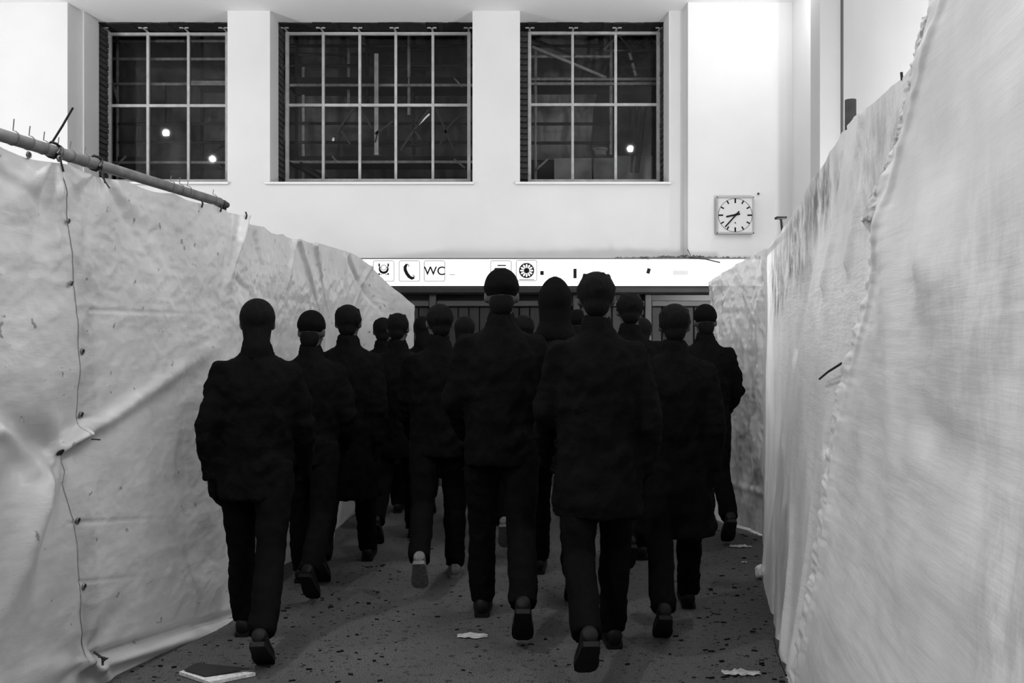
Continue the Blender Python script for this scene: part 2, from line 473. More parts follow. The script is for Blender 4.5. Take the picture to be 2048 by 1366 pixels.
# ------------------------------------------------------------------ windows
def window(name, vx, hy, sill_px, label):
    """vx pixel columns of the bars at the window plane, hy pixel rows"""
    root = empty(name, pix((vx[0]+vx[-1])/2, hy[-1], YG))
    tag(root, label, kind='structure')
    X = [pix(v, 0, YG).x for v in vx]; Z = [pix(0, h, YG).z for h in hy]
    for i, x in enumerate(X):
        w = .017 if 0 < i < len(X)-1 else .022
        b = B(); bx(b, x-w, x+w, YG-.03, YG+.03, Z[-1]-.02, Z[0]+.022)
        o = obj('mullion', b, M['steel'], root)
        b = B(); bx(b, x-.06, x+.06, YG-.2, YG-.18, CEIL-.034, CEIL-.02); bx(b, x-.012, x+.012, YG-.2, YG-.03, CEIL-.03, CEIL-.02)
        obj('fixing_lug', b, M['steel'], root)
    for k, z in enumerate(Z):
        h = .018
        b = B(); bx(b, X[0]-.02, X[-1]+.02, YG-.026, YG+.026, z-h, z+h)
        obj('transom', b, M['steel'], root)
    panes = {}
    for i in range(len(X)-1):
        for k in range(len(Z)-1):
            b = B(); bx(b, X[i]+.022, X[i+1]-.022, YG+.004, YG+.010, Z[k+1]+.022, Z[k]-.022)
            panes[i, k] = obj('pane', b, M['glass'], root)
    a, bb = sill_px
    b = B(); bx(b, xw(a)-.06, xw(bb)+.02, YW-.05, YG-.03, SILL-.02, SILL+.008, .004)
    obj('sill', b, M['sill'], root)
    # crumbs of mortar lying on the sill
    b = B()
    for q in range(int((X[-1]-X[0])/.28)):
        x = random.uniform(X[0], X[-1]); r = random.uniform(.012, .03)
        bx(b, x-r, x+r, YG-.06-r, YG-.06+r, SILL+.006, SILL+.01+r*1.5, r*.3)
    o = obj('mortar_crumbs', b, M['sill'], root); o['kind'] = 'stuff'
    return root, panes
window('window_1', (220, 297, 378, 455), (69, 212, 362), (168, 455), 'left steel framed window over the left tarpaulin fence')
w2, panes2 = window('window_2', (575, 647, 720, 792, 866, 938), (68, 211, 361), (540, 945), 'wide middle window with torn strips of dark tape')
window('window_3', (1059, 1145, 1231, 1316), (67, 210, 362), (1040, 1338), 'right window nearest the wall clock')

def tape(p0, p1, pane, m='tape', w=.028):
    a = pix(*p0, YG-.004); c = pix(*p1, YG-.004)
    mid = [a.lerp(c, t) for t in (0, .33, .66, 1)]
    for q in mid[1:3]: q.x += random.uniform(-.01, .01)
    b = B()
    for q0, q1 in zip(mid[:-1], mid[1:]): bar(b, q0, q1, w*random.uniform(.8, 1.2), .003)
    obj('tape_strip', b, M[m], panes2[pane])
for t in (((706, 218), (668, 274), (1, 1)), ((682, 261), (701, 288), (1, 1)), ((726, 228), (744, 258), (2, 1)), ((786, 242), (750, 268), (2, 1)), ((755, 262), (750, 285), (2, 1)),
          ((858, 218), (801, 301), (3, 1)), ((828, 260), (841, 279), (3, 1)), ((871, 216), (908, 303), (4, 1)), ((932, 218), (896, 255), (4, 1)), ((896, 255), (879, 291), (4, 1))):
    tape(*t)
tape((859, 228), (836, 250), (3, 1), 'tape_pale', .02)
tape((668, 276), (667, 282), (1, 1), 'tape_pale', .03)

# ------------------------------------------------------------------ scaffolding and sheets beyond the windows
def scaffold(label, std, led, decks, braces, Y0):
    root = empty('scaffold', (0, Y0, 0)); tag(root, label, 'scaffold', 'scaffolding beyond the windows')
    for x, y0, y1, m, dY in std:
        b = B(); tube(b, [pix(x, y0, Y0+dY), pix(x, y1, Y0+dY)], .024, 8); obj('standard', b, M[m], root)
    for y, x0, x1, m, dY in led:
        b = B(); tube(b, [pix(x0, y, Y0+dY), pix(x1, y, Y0+dY)], .022, 8); obj('ledger', b, M[m], root)
    for y, x0, x1, th in decks:
        b = B(); p = pix(x0, y, Y0); q = pix(x1, y+th, Y0)
        bx(b, p.x, q.x, Y0-.02, Y0+.55, q.z, p.z); obj('deck_plank', b, M['plank'], root)
        b = B(); bx(b, p.x, q.x, Y0-.06, Y0-.02, q.z-.02, q.z+.015); obj('deck_edge', b, M['tube'], root)
    for (x0, y0, x1, y1, m, r) in braces:
        b = B(); tube(b, [pix(x0, y0, Y0-.05), pix(x1, y1, Y0-.05)], r, 8); obj('brace', b, M[m], root)
    return root
TD, TB = 'tube_dark', 'tube'
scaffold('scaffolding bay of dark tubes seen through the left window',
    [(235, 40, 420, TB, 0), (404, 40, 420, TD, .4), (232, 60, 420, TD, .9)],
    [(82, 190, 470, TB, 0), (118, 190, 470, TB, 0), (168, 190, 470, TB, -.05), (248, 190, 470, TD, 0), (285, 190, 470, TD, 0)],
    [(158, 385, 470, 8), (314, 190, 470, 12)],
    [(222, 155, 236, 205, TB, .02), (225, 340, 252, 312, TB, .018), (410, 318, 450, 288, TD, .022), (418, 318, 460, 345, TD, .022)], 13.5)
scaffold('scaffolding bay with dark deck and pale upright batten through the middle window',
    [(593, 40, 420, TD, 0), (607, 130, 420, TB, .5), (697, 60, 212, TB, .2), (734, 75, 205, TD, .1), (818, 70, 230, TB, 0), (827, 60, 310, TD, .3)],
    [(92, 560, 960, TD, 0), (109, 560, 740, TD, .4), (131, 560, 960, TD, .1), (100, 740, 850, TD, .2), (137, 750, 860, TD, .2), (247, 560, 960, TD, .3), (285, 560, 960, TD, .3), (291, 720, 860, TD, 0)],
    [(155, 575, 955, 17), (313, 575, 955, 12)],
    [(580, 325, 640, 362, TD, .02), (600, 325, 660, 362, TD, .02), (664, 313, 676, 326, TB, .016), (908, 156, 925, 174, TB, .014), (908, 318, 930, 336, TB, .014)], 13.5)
p = pix(749, 108, 13.35); q = pix(757, 310, 13.35)
b = B(); bx(b, p.x, q.x, 13.33, 13.37, q.z, p.z)
tag(obj('batten', b, M['batten']), 'pale upright wooden batten behind the middle window', 'batten')
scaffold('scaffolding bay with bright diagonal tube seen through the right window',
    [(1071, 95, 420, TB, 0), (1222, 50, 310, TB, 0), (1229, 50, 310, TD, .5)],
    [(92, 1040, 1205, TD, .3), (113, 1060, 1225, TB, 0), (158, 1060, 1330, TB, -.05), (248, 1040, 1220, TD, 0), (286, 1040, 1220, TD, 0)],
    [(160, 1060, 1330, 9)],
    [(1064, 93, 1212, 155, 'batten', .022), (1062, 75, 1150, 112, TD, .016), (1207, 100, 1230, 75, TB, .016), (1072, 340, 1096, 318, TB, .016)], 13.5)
# lattice girder and tensioner at upper right
root = empty('lattice_girder', pix(1250, 100, 13.9)); tag(root, 'lattice girder at the top right of the right window', 'girder')
for y in (70, 101):
    b = B(); tube(b, [pix(1190, y, 13.9), pix(1340, y, 13.9)], .018, 8); obj('chord', b, M['tube'], root)
zz = [(1203, 70), (1208, 101), (1237, 70), (1264, 101), (1297, 70), (1325, 101)]
for u, v in zip(zz[:-1], zz[1:]):
    b = B(); tube(b, [pix(*u, 13.9), pix(*v, 13.9)], .013, 8); obj('diagonal', b, M['tube'], root)
root = empty('turnbuckle', pix(1267, 130, 13.6)); tag(root, 'pale turnbuckle rod slanting below the lattice girder', 'turnbuckle')
b = B(); tube(b, [pix(1258, 101, 13.6), pix(1264, 128, 13.6), pix(1275, 158, 13.6)], .012, 8); obj('rod', b, M['tube_dark'], root)
for u, v in (((1259, 106), (1263, 120)), ((1265, 127), (1268, 138)), ((1268, 140), (1272, 152))):
    b = B(); tube(b, [pix(*u, 13.58), pix(*v, 13.58)], .022, 8); obj('sleeve', b, M['batten'], root)
for i, (x0, x1) in enumerate(((1275, 1262), (1290, 1274))):
    b = B(); tube(b, [pix(x0, 205, 13.8), pix(x1, 345, 13.8)], .02 if i == 0 else .034, 8)
    tag(obj('cable', b, M['tube_dark']), ('thin', 'thick')[i] + ' dark slanting cable behind the right window', 'cable')
# pale boards low behind the right window
for i, (x0, y0, x1, y1) in enumerate(((1108, 316, 1184, 372), (1187, 316, 1228, 372), (1231, 311, 1306, 372))):
    p = pix(x0, y0, 14.2); q = pix(x1, y1, 14.2)
    b = B(); bx(b, p.x, q.x, 14.2, 14.24, q.z-1.2, p.z, .01)
    tag(obj('hoarding_board', b, M['hoarding']), ('left', 'narrow middle', 'right')[i] + ' pale hoarding board low behind the right window', 'board', 'hoarding boards')
p = pix(1060, 320, 14.4); q = pix(1108, 380, 14.4)
b = B(); bx(b, p.x, q.x, 14.4, 14.44, q.z-1.2, p.z, .01)
tag(obj('hoarding_board', b, M['kiosk']), 'dark hoarding panel low behind the right window, beside the pale boards', 'board', 'hoarding boards')
b = B(); q = pix(1200, 307, 14.3); lathe(b, [(.06, -.05), (.1, -.03), (.09, .03), (.12, .05), (.12, .075)], q, 14)
tag(obj('bucket', b, M['hoarding']), 'small pale bucket on the hoarding behind the right window', 'bucket')

def grid_mesh(name, P, m, parent=None):
    nu, nv = P.shape[0], P.shape[1]
    idx = np.arange(nu*nv).reshape(nu, nv)
    f = np.stack([idx[:-1, :-1], idx[1:, :-1], idx[1:, 1:], idx[:-1, 1:]], -1).reshape(-1, 4)
    me = bpy.data.meshes.new(name)
    me.from_pydata(P.reshape(-1, 3).tolist(), [], f.tolist())
    me.polygons.foreach_set('use_smooth', [True]*len(f))
    me.update()
    return link_mesh(name, me, m, parent)

def backcloth(label, x0, x1, Y, seed, right=None, m='backcloth'):
    u = np.linspace(0, 1, 90)[:, None]; z = np.linspace(2.6, 6.6, 90)[None, :]
    X0 = pix(x0, 0, Y).x; X1 = pix(x1, 0, Y).x
    X = X0 + (X1-X0)*u + 0*z
    if right is not None:
        X = X0 + (np.interp(z, [p[0] for p in right], [p[1] for p in right]) - X0)*u
    D = .22*fbm(X*2.2, z*.5, 3, seed) + .09*crumple(X*1.5, z*1.2, 3, seed+4)
    P = np.stack([X, Y + D, z + 0*X], -1)
    tag(grid_mesh('building_sheet', P, M[m]), label, 'sheet', 'building sheets beyond the windows')
backcloth('grey sheet hanging behind the scaffolding of the left window', 120, 505, 14.7, 3)
backcloth('grey sheet hanging behind the scaffolding of the middle window', 510, 990, 14.9, 6)
zz = lambda y: pix(0, y, 14.7).z
xx = lambda x: pix(x, 0, 14.7).x
backcloth('grey sheet drawn aside behind the right window', 1000, 1230, 14.7, 9,
          [(zz(340), xx(1192)), (zz(300), xx(1182)), (zz(215), xx(1187)), (zz(165), xx(1200)), (zz(120), xx(1222)), (zz(60), xx(1230))], 'backcloth_pale')
backcloth('grey sheet gathered at the top right beyond the right window', 1212, 1380, 15.0, 12)
for o in list(C.objects):
    if o.name.startswith('building_sheet') and o['label'].startswith('grey sheet gathered'):
        for v in o.data.vertices:
            v.co.z = 5.70 + (v.co.z - 2.6)*.35
p = pix(1170, 212, 15.3); q = pix(1400, 380, 15.3)
b = B(); bx(b, p.x, q.x, 15.3, 15.4, 0, p.z); tag(obj('site_wall', b, M['backcloth']), 'plain grey wall low beyond the right window', 'wall')

# ------------------------------------------------------------------ kiosk row with backlit sign
KY = 10.0
K0, K1 = -3.1, xw(1440, KY)
FB, FT = zw(573, KY), zw(519, KY)
kiosk = empty('kiosk', (0, KY, 0)); tag(kiosk, 'dark panelled kiosk front under the backlit sign strip', 'kiosk')
bm = B(); bx(bm, K0, 2.9, KY+.12, YP-.02, 0, FT-.03); obj('body', bm, M['kiosk_void'], kiosk)
bm = B(); bx(bm, K0, 2.9, KY+.12, YP-.02, FT-.03, FT+.0); obj('roof', bm, M['plaster'], kiosk)  # unseen from the camera, kept white to bounce light up to the ceiling
bm = B(); bx(bm, K0, K1+.05, KY-.10, KY+.12, FB-.085, FB-.005, .02); obj('cornice', bm, M['kiosk'], kiosk)
nbay = 7
bw = (K1 - K0) / nbay
for i in range(nbay+1):
    x = K0 + i*bw
    bm = B(); bx(bm, x-.035, x+.035, KY-.02, KY+.11, 0, FB-.086, .006); obj('post', bm, M['kiosk_frame'], kiosk)
for i in range(nbay):
    x = K0 + i*bw
    bm = B(); bx(bm, x+.037, x+bw-.037, KY+.0, KY+.1, 1.89, 1.95, .006); obj('rail', bm, M['kiosk_frame'], kiosk)
    bm = B(); bx(bm, x+.037, x+bw-.037, KY+.0, KY+.1, .0, .12, .006); obj('plinth', bm, M['kiosk_frame'], kiosk)
    for k in range(6):
        a = x + .04 + (bw-.08)*k/6
        bm = B(); bx(bm, a+.004, a+(bw-.08)/6-.004, KY+.05, KY+.08, .122, 1.888, .008); obj('board', bm, M['kiosk'], kiosk)
# rail slipping at the right end
sign = empty('sign_strip', (0, KY, FB)); tag(sign, 'long white backlit sign strip with pictograms above the kiosk', 'sign')
S0, S1 = K0, xw(1520, KY)
bm = B(); bx(bm, S0, S1, KY-.04, KY+.11, FB, FT+.012); obj('housing', bm, M['sign_body'], sign)
edges_px = [600, 690, 741, 793, 845, 897, 975, 1029, 1079, 1160, 1345, 1520]
for a, c in zip(edges_px[:-1], edges_px[1:]):
    bm = B(); bx(bm, max(S0, xw(a, KY))+.001, xw(c, KY)-.001, KY-.06, KY-.041, FB+.004, FT-.002)
    obj('light_panel', bm, M['sign_face'], sign)

def on_sign(px, py): return pix(px, py, KY-.062)
def rounded_rect(cx, cy, hw, hh, r, n=5):
    pts = []
    for sx, sy, a0 in ((1, 1, 0), (-1, 1, 90), (-1, -1, 180), (1, -1, 270)):
        for k in range(n+1):
            a = math.radians(a0 + 90*k/n)
            pts.append((cx + sx*(hw-r) + r*math.cos(a), cy + sy*(hh-r) + r*math.sin(a)))
    return pts
def strip_loop(bm, pts, w, y0, closed=True, t=.004):
    """flat ribbon of width w along 2-D points (x, z), standing t proud at y0"""
    n = len(pts)
    prof = []
    for i in range(n):
        a = Vector(pts[i-1] if (closed or i > 0) else pts[i]); c = Vector(pts[(i+1) % n] if (closed or i < n-1) else pts[i])
        d = (c - a).normalized(); nrm = Vector((-d.y, d.x))
        wi = w[i] if isinstance(w, (list, tuple)) else w
        p = Vector(pts[i])
        prof.append((p + nrm*wi/2, p - nrm*wi/2))
    vs = [[bm.verts.new((q.x, y, q.y)) for q in pr for y in (y0-t, y0)] for pr in prof]
    rng = range(n) if closed else range(n-1)
    for i in rng:
        A, D = vs[i], vs[(i+1) % n]
        bm.faces.new((A[0], A[2], D[2], D[0])); bm.faces.new((A[0], D[0], D[1], A[1])); bm.faces.new((A[2], A[3], D[3], D[2])); bm.faces.new((A[1], D[1], D[3], A[3]))
    if not closed:
        bm.faces.new((vs[0][0], vs[0][1], vs[0][3], vs[0][2])); bm.faces.new((vs[-1][0], vs[-1][2], vs[-1][3], vs[-1][1]))
    return bm
SY = KY - .0605
px1 = KY / F      # metres for one pixel at the sign
def pictogram(cx, cy=543, half=20.5):
    c = pix(cx, cy, KY)
    bm = B(); strip_loop(bm, rounded_rect(c.x, c.z, half*px1, half*px1, 4*px1), 1.1*px1, SY)
    return obj('pictogram_frame', bm, M['sign_line'], sign), c
# post horn
fr, c = pictogram(769)
bm = B()
arc = [(c.x + 8.3*px1*math.cos(math.radians(a)), c.z + 5*px1 + 8.3*px1*math.sin(math.radians(a))) for a in range(150, 391, 20)]
strip_loop(bm, arc, [2.2*px1 + 2.8*px1*math.sin(PI*i/(len(arc)-1)) for i in range(len(arc))], SY, False)
ring = [(c.x + 5.2*px1*math.cos(a*PI/8), c.z + 7*px1 + 5.2*px1*math.sin(a*PI/8)) for a in range(16)]
strip_loop(bm, ring, 1.2*px1, SY)
for s in (-1, 1): bx(bm, c.x + s*9*px1 - 1.6*px1, c.x + s*9*px1 + 1.6*px1, SY-.004, SY, c.z + 9*px1, c.z + 15*px1)
obj('horn_symbol', bm, M['ink'], fr)
bm = B()
for s in (-1, 1):
    bar(bm, (c.x + s*9*px1, SY-.002, c.z-6*px1), (c.x + s*2.5*px1, SY-.002, c.z-7.5*px1), 1.2*px1, .004)
    bx(bm, c.x + s*9*px1-1.7*px1, c.x + s*9*px1+1.7*px1, SY-.004, SY, c.z-7.5*px1, c.z-4.2*px1)
obj('arrow_symbol', bm, M['ink'], fr)
bm = B(); bx(bm, c.x-4*px1, c.x+11*px1, SY-.004, SY, c.z-11.2*px1, c.z-10.4*px1); obj('small_line', bm, M['sign_line'], fr)
# telephone receiver
fr, c = pictogram(820)
bm = B()
hs = [(-5, 14), (-8.6, 8), (-8.2, 2), (-5, -5), (-.5, -11), (5, -14.5), (10, -13)]
strip_loop(bm, [(c.x + u*px1, c.z + v*px1) for u, v in hs], [4.2*px1, 6.4*px1, 6.6*px1, 6.6*px1, 6.6*px1, 6.2*px1, 4.4*px1], SY, False)
obj('receiver_symbol', bm, M['ink'], fr)
bm = B()
strip_loop(bm, [(c.x + u*px1, c.z + v*px1) for u, v in ((-4, 14.5), (-1.5, 12), (-.5, 8.5))], 1.6*px1, SY, False)
strip_loop(bm, [(c.x + u*px1, c.z + v*px1) for u, v in ((6, -7.5), (8.5, -9), (11.5, -12))], 1.6*px1, SY, False)
obj('earpiece_symbol', bm, M['sign_line'], fr)
# WC
fr, c = pictogram(870)
cu = bpy.data.curves.new('wc_text', 'FONT'); cu.body = 'WC'; cu.align_x = 'CENTER'; cu.align_y = 'CENTER'; cu.size = 24*px1; cu.extrude = .002; cu.offset = .0016
to = bpy.data.objects.new('wc_tmp', cu); C.objects.link(to)
to.location = (c.x + .5*px1, SY-.002, c.z-.5*px1); to.rotation_euler = (PI/2, 0, 0); to.scale = (1.02, 1, 1)
bpy.context.view_layer.update()
me = bpy.data.meshes.new_from_object(to.evaluated_get(bpy.context.evaluated_depsgraph_get()))
me.transform(to.matrix_world); bpy.data.objects.remove(to)
me.materials.clear(); me.name = 'letters'
link_mesh('letters', me, M['ink'], fr)
bm = B(); bar(bm, on_sign(899, 549), on_sign(909, 549.5), 1.2*px1, .003); obj('scratch_mark', bm, M['sign_line'], sign)
# locker pictogram
fr, c = pictogram(1002)
bm = B(); strip_loop(bm, rounded_rect(c.x-1*px1, c.z-5*px1, 11*px1, 10*px1, 1.5*px1), 2.6*px1, SY); strip_loop(bm, rounded_rect(c.x-1*px1, c.z-6*px1, 5*px1, 5.5*px1, .8*px1), 1.6*px1, SY)
bx(bm, c.x-7*px1, c.x+10*px1, SY-.004, SY, c.z+10*px1, c.z+12.4*px1)
obj('locker_symbol', bm, M['ink'], fr)
# round star emblem
fr, c = pictogram(1053, 542)
bm = B(); lathe(bm, [(15.2*px1, -.003), (15.2*px1, 0)], (c.x, SY, c.z), 32, 'y'); disc = obj('emblem_disc', bm, M['ink'], fr)
bm = B()
for k in range(12):
    a = 2*PI*k/12
    d = Vector((math.cos(a), math.sin(a)))
    n = Vector((-d.y, d.x))
    p = [Vector((c.x, c.z)) + (d*5.4 + n*.9)*px1, Vector((c.x, c.z)) + (d*11 + n*1.8)*px1, Vector((c.x, c.z)) + d*13.4*px1, Vector((c.x, c.z)) + (d*11 - n*1.8)*px1, Vector((c.x, c.z)) + (d*5.4 - n*.9)*px1]
    v0 = [bm.verts.new((q.x, SY-.006, q.y)) for q in p]; v1 = [bm.verts.new((q.x, SY-.002, q.y)) for q in p]
    bm.faces.new(v0); bm.faces.new(v1[::-1])
    for i in range(5): bm.faces.new((v0[i], v0[(i+1) % 5], v1[(i+1) % 5], v1[i]))
obj('emblem_rays', bm, M['sign_face'], fr)
bm = B(); bx(bm, c.x-15*px1, c.x+15*px1, SY-.003, SY, c.z-19*px1, c.z-17.6*px1); obj('base_line', bm, M['sign_line'], fr)
# leftover dark marks
for (x, y, hw, hh, rot) in ((1084, 546, 3.5, 4, 0), (1150, 547, 3.2, 9.5, 0), (1297, 542, 3.4, 5.2, 15)):
    q = pix(x, y, SY); u = Vector((math.sin(math.radians(rot)), 0, math.cos(math.radians(rot))))
    bm = B(); bar(bm, q - u*hh*px1, q + u*hh*px1, 2*hw*px1, .004); obj('dark_sticker', bm, M['ink'], sign)
bm = B(); bx(bm, pix(1346, 0, SY).x, pix(1376, 0, SY).x, SY-.002, SY, pix(0, 550, SY).z, pix(0, 541, SY).z)
ghost = mat('pale_grey_film', .5, .6, .2); obj('faded_patch', bm, ghost, sign)

# dust and wires on top of the sign housing
bm = B()
for k in range(420):
    px_ = random.uniform(1230, 1500)
    w = math.exp(-((px_-1370)/70)**2)
    q = pix(px_, 519, KY + random.uniform(-.03, .2))
    r = random.uniform(.006, .014 + .022*w)
    lump(bm, (q.x, q.y, FT + .0125 + r*.4), (r*1.6, r*1.3, r*.8))
tag(obj('dust_ridge', bm, M['debris']), 'ridge of dark dust and rubble on top of the sign strip', 'rubble', kind='stuff')
for i, (pts, lab) in enumerate(((((1392, 517), (1382, 514), (1378, 505), (1375, 498)), 'short curled wire standing up on the sign strip beside the clock'),
                     (((1380, 516), (1410, 518), (1440, 525)), 'thin dark stick slanting over the right end of the sign strip'),
                     (((1285, 518), (1289, 515), (1293, 515), (1297, 519)), 'tiny looped wire on top of the sign strip'))):
    bm = B(); tube(bm, [pix(x, y, KY-.068) for x, y in pts], .004 if i != 1 else .007, 6); tag(obj('loose_wire', bm, M['tube_dark']), lab, 'wire')

# ------------------------------------------------------------------ wall clock
cc = pix(1466, 433, YP)
S = YP / F
clock = empty('wall_clock', (cc.x, YP, cc.z)); tag(clock, 'square white station clock on the wall at the right', 'clock')
hw = 37*S; D = .11
bm = B(); bx(bm, cc.x-hw, cc.x+hw, YP-D, YP-.001, cc.z-hw, cc.z+hw, .008); case = obj('case', bm, M['clock_case'], clock)
fy = YP - D
bm = B(); bx(bm, cc.x-hw+.02, cc.x+hw-.02, fy-.006, fy+.002, cc.z-hw+.022, cc.z+hw-.02); obj('face', bm, M['clock_face'], clock)
for (a, b_, c_, d_) in ((-hw, hw, hw-.02, hw), (-hw, hw, -hw, -hw+.022), (-hw, -hw+.018, -hw, hw), (hw-.018, hw, -hw, hw)):
    bm = B(); bx(bm, cc.x+a, cc.x+b_, fy-.016, fy+.001, cc.z+c_, cc.z+d_, .004); obj('bezel', bm, M['clock_case'], clock)
bm = B(); strip_loop(bm, [(cc.x + 33.5*S*math.cos(k*PI/24), cc.z + 33*S*math.sin(k*PI/24)) for k in range(48)], .006, fy-.0065, True, .002); obj('ring', bm, M['sign_line'], clock)
for h in range(12):
    a = PI/2 - h*PI/6; d = Vector((math.cos(a), 0, math.sin(a)))
    l0, w = (24, 3.0) if h % 3 == 0 else (26, 2.6)
    q = Vector((cc.x, fy-.008, cc.z))
    bm = B(); bar(bm, q + d*l0*S, q + d*33*S, w*S, .004); obj('hour_mark', bm, M['ink'], clock)
for nm, ang, ln, back, w in (('hour_hand', 258, 20, 8, 3.4), ('minute_hand', 222, 33, 9, 2.6)):
    a = PI/2 - math.radians(ang); d = Vector((math.cos(a), 0, math.sin(a)))
    q = Vector((cc.x + 1.5*S, fy - (.013 if nm == 'hour_hand' else .018), cc.z + 1*S))
    bm = B(); bar(bm, q - d*back*S, q + d*ln*S, w*S, .004); obj(nm, bm, M['ink'], clock)
bm = B(); lathe(bm, [(2.4*S, -.014), (2.4*S, 0)], (cc.x + 1.5*S, fy-.008, cc.z + 1*S), 12, 'y'); obj('hub', bm, M['ink'], clock)
bm = B(); lathe(bm, [(1.7*S, -.003), (1.7*S, 0)], (cc.x, fy-.006, cc.z - 15*S), 10, 'y'); obj('maker_mark', bm, M['sign_line'], clock)
q = pix(1516, 388, YP); bm = B(); lathe(bm, [(.012, -.03), (.014, -.012), (.008, 0)], q, 8, 'y'); tag(obj('wall_screw', bm, M['post_dark']), 'small dark screw in the wall right of the clock', 'screw')

# ------------------------------------------------------------------ lamps
def bulb(root, watts):
    d = bpy.data.lights.new('bulb', 'POINT'); d.energy = watts; d.shadow_soft_size = .055; d.color = (1, 1, 1)
    o = bpy.data.objects.new('bulb', d); C.objects.link(o); o.parent = root
    if root.name.startswith('fill_light'): o.location = (0, 0, FILL_LIGHTS[0][2])
    return o
for i, (x, y, z, st) in enumerate(LAMPS):
    side = 'left' if x < -2 else ('right' if x > 0 else 'added middle')
    root = empty('hall_lamp', (x, y, z))
    tag(root, f'small bright pendant lamp of the {side} row, {("first", "second", "third", "fourth", "fifth")[i if i < 5 else (i-5 if i < 9 else i-9)]} from the window wall', 'lamp', 'pendant lamps of the hall')
    bulb(root, st)
    bm = B(); lathe(bm, [(.03, .072), (.05, .08), (.04, .13), (.012, .15)], (x, y, z), 14); obj('cap', bm, M['clock_case'], root)
    bm = B(); tube(bm, [(x, y, z+.14), (x, y, (6.5 if y < 10.9 else CEIL))], .008, 6); obj('cord', bm, M['black'], root)

for i, (x, y, z, st) in enumerate(FILL_LIGHTS):
    root = empty('fill_light', (x, y, 0))
    tag(root, ('added tripod fill light hidden behind the left tarpaulin fence', 'added tripod fill light hidden behind the right tarpaulin fence')[i], 'work light', 'added tripod fill lights')
    bulb(root, st)
    bm = B(); tube(bm, [(x, y, .35), (x, y, z-.075)], .016, 10); obj('pole', bm, M['rail'], root)
    for k in range(3):
        a = 2*PI*k/3 + .4
        bm = B(); tube(bm, [(x, y, .75), (x + (.35 if i < 2 else .1)*math.cos(a), y + (.35 if i < 2 else .1)*math.sin(a), .012)], .012, 8); obj('leg', bm, M['rail'], root)

# ================================================================== TARPAULIN FENCES
class Path:
    def __init__(s, pts, side, n=400):
        """pts rows: X, Y, ztop, zbot, flare; side +1 when the walkway lies to the right of the direction of travel"""
        P = np.array(pts, float)
        d = np.r_[0, np.cumsum(np.hypot(*np.diff(P[:, :2], axis=0).T))]
        s.A = np.linspace(0, d[-1], n)
        V = np.stack([np.interp(s.A, d, P[:, k]) for k in range(5)], 1)
        k = 9
        ker = np.hanning(2*k+3)[1:-1]; ker /= ker.sum()
        for c in range(5):
            e = np.r_[2*V[0, c] - V[1:k+1, c][::-1], V[:, c], 2*V[-1, c] - V[-k-1:-1, c][::-1]]
            V[:, c] = np.convolve(e, ker, 'valid')
        s.V = V
        t = np.gradient(V[:, :2], axis=0); t /= np.linalg.norm(t, axis=1)[:, None]
        s.N = np.stack([t[:, 1], -t[:, 0]], 1) * side
    def at(s, a):
        return [np.interp(a, s.A, s.V[:, k]) for k in range(5)], [np.interp(a, s.A, s.N[:, k]) for k in range(2)]
    def hit(s, px, py):
        """arc length and height of the fence point that the photograph shows at (px, py)"""
        k = (px - 1024) / F
        g = s.V[:, 0] - k*s.V[:, 1]
        i = np.where(np.sign(g[:-1]) != np.sign(g[1:]))[0]
        i = i[0] if len(i) else int(np.argmin(np.abs(g)))
        t = g[i] / (g[i] - g[i+1]) if i+1 < len(g) and g[i] != g[i+1] else 0
        a = s.A[i] + t*(s.A[min(i+1, len(g)-1)] - s.A[i])
        Y = np.interp(a, s.A, s.V[:, 1])
        return a, CAMZ + (683 - py)/F*Y
    def aY(s, Y): return float(np.interp(Y, s.V[:, 1], s.A))

def folds(path, segs):
    return [(path.hit(*p), path.hit(*q), w, h) for p, q, w, h in segs]
def fold_field(a, z, segs):
    D = np.zeros(np.broadcast(a, z).shape)
    for (a0, z0), (a1, z1), w, h in segs:
        da, dz = a1-a0, z1-z0; L2 = da*da + dz*dz + 1e-9
        t = ((a-a0)*da + (z-z0)*dz)/L2; tc = np.clip(t, 0, 1)
        d = np.hypot(a - a0 - tc*da, z - z0 - tc*dz)
        D = D + 1.4*h*np.exp(-(d/w)**2)*(1 - .85*tc)
    return D
def sheet(name, path, a0, a1, nu, nv, disp, m, offset=0.0, top=None, bot=None, parent=None):
    """a0, a1: arc-length limits as functions of v (0 bottom .. 1 top)"""
    u = np.linspace(0, 1, nu)[:, None]; v = np.linspace(0, 1, nv)[None, :]
    A0 = np.array([a0(t) for t in v[0]])[None, :]; A1 = np.array([a1(t) for t in v[0]])[None, :]
    a = A0 + (A1 - A0)*u
    (X, Y, zt, zb, fl), (nx, ny) = path.at(a)
    if top is not None: zt = zt + top(a)
    if bot is not None: zb = zb + bot(a)
    z = zb + (zt - zb)*v
    D = disp(a, z, v) + fl*(1-v)**2 + offset
    P = np.stack([X + nx*D, Y + ny*D, z], -1)
    def point(aa, zz_, lift=0.0):
        (x, y, zt_, zb_, f_), (n0, n1) = path.at(aa)
        vv = np.clip((zz_ - zb_)/(zt_ - zb_), 0, 1)
        dd = float(disp(np.array([[aa]]), np.array([[zz_]]), np.array([[vv]]))[0, 0]) + float(f_)*(1-vv)**2 + offset + lift
        return Vector((x + n0*dd, y + n1*dd, zz_)), Vector((n0, n1, 0)).normalized()
    return grid_mesh(name, P, m, parent), point

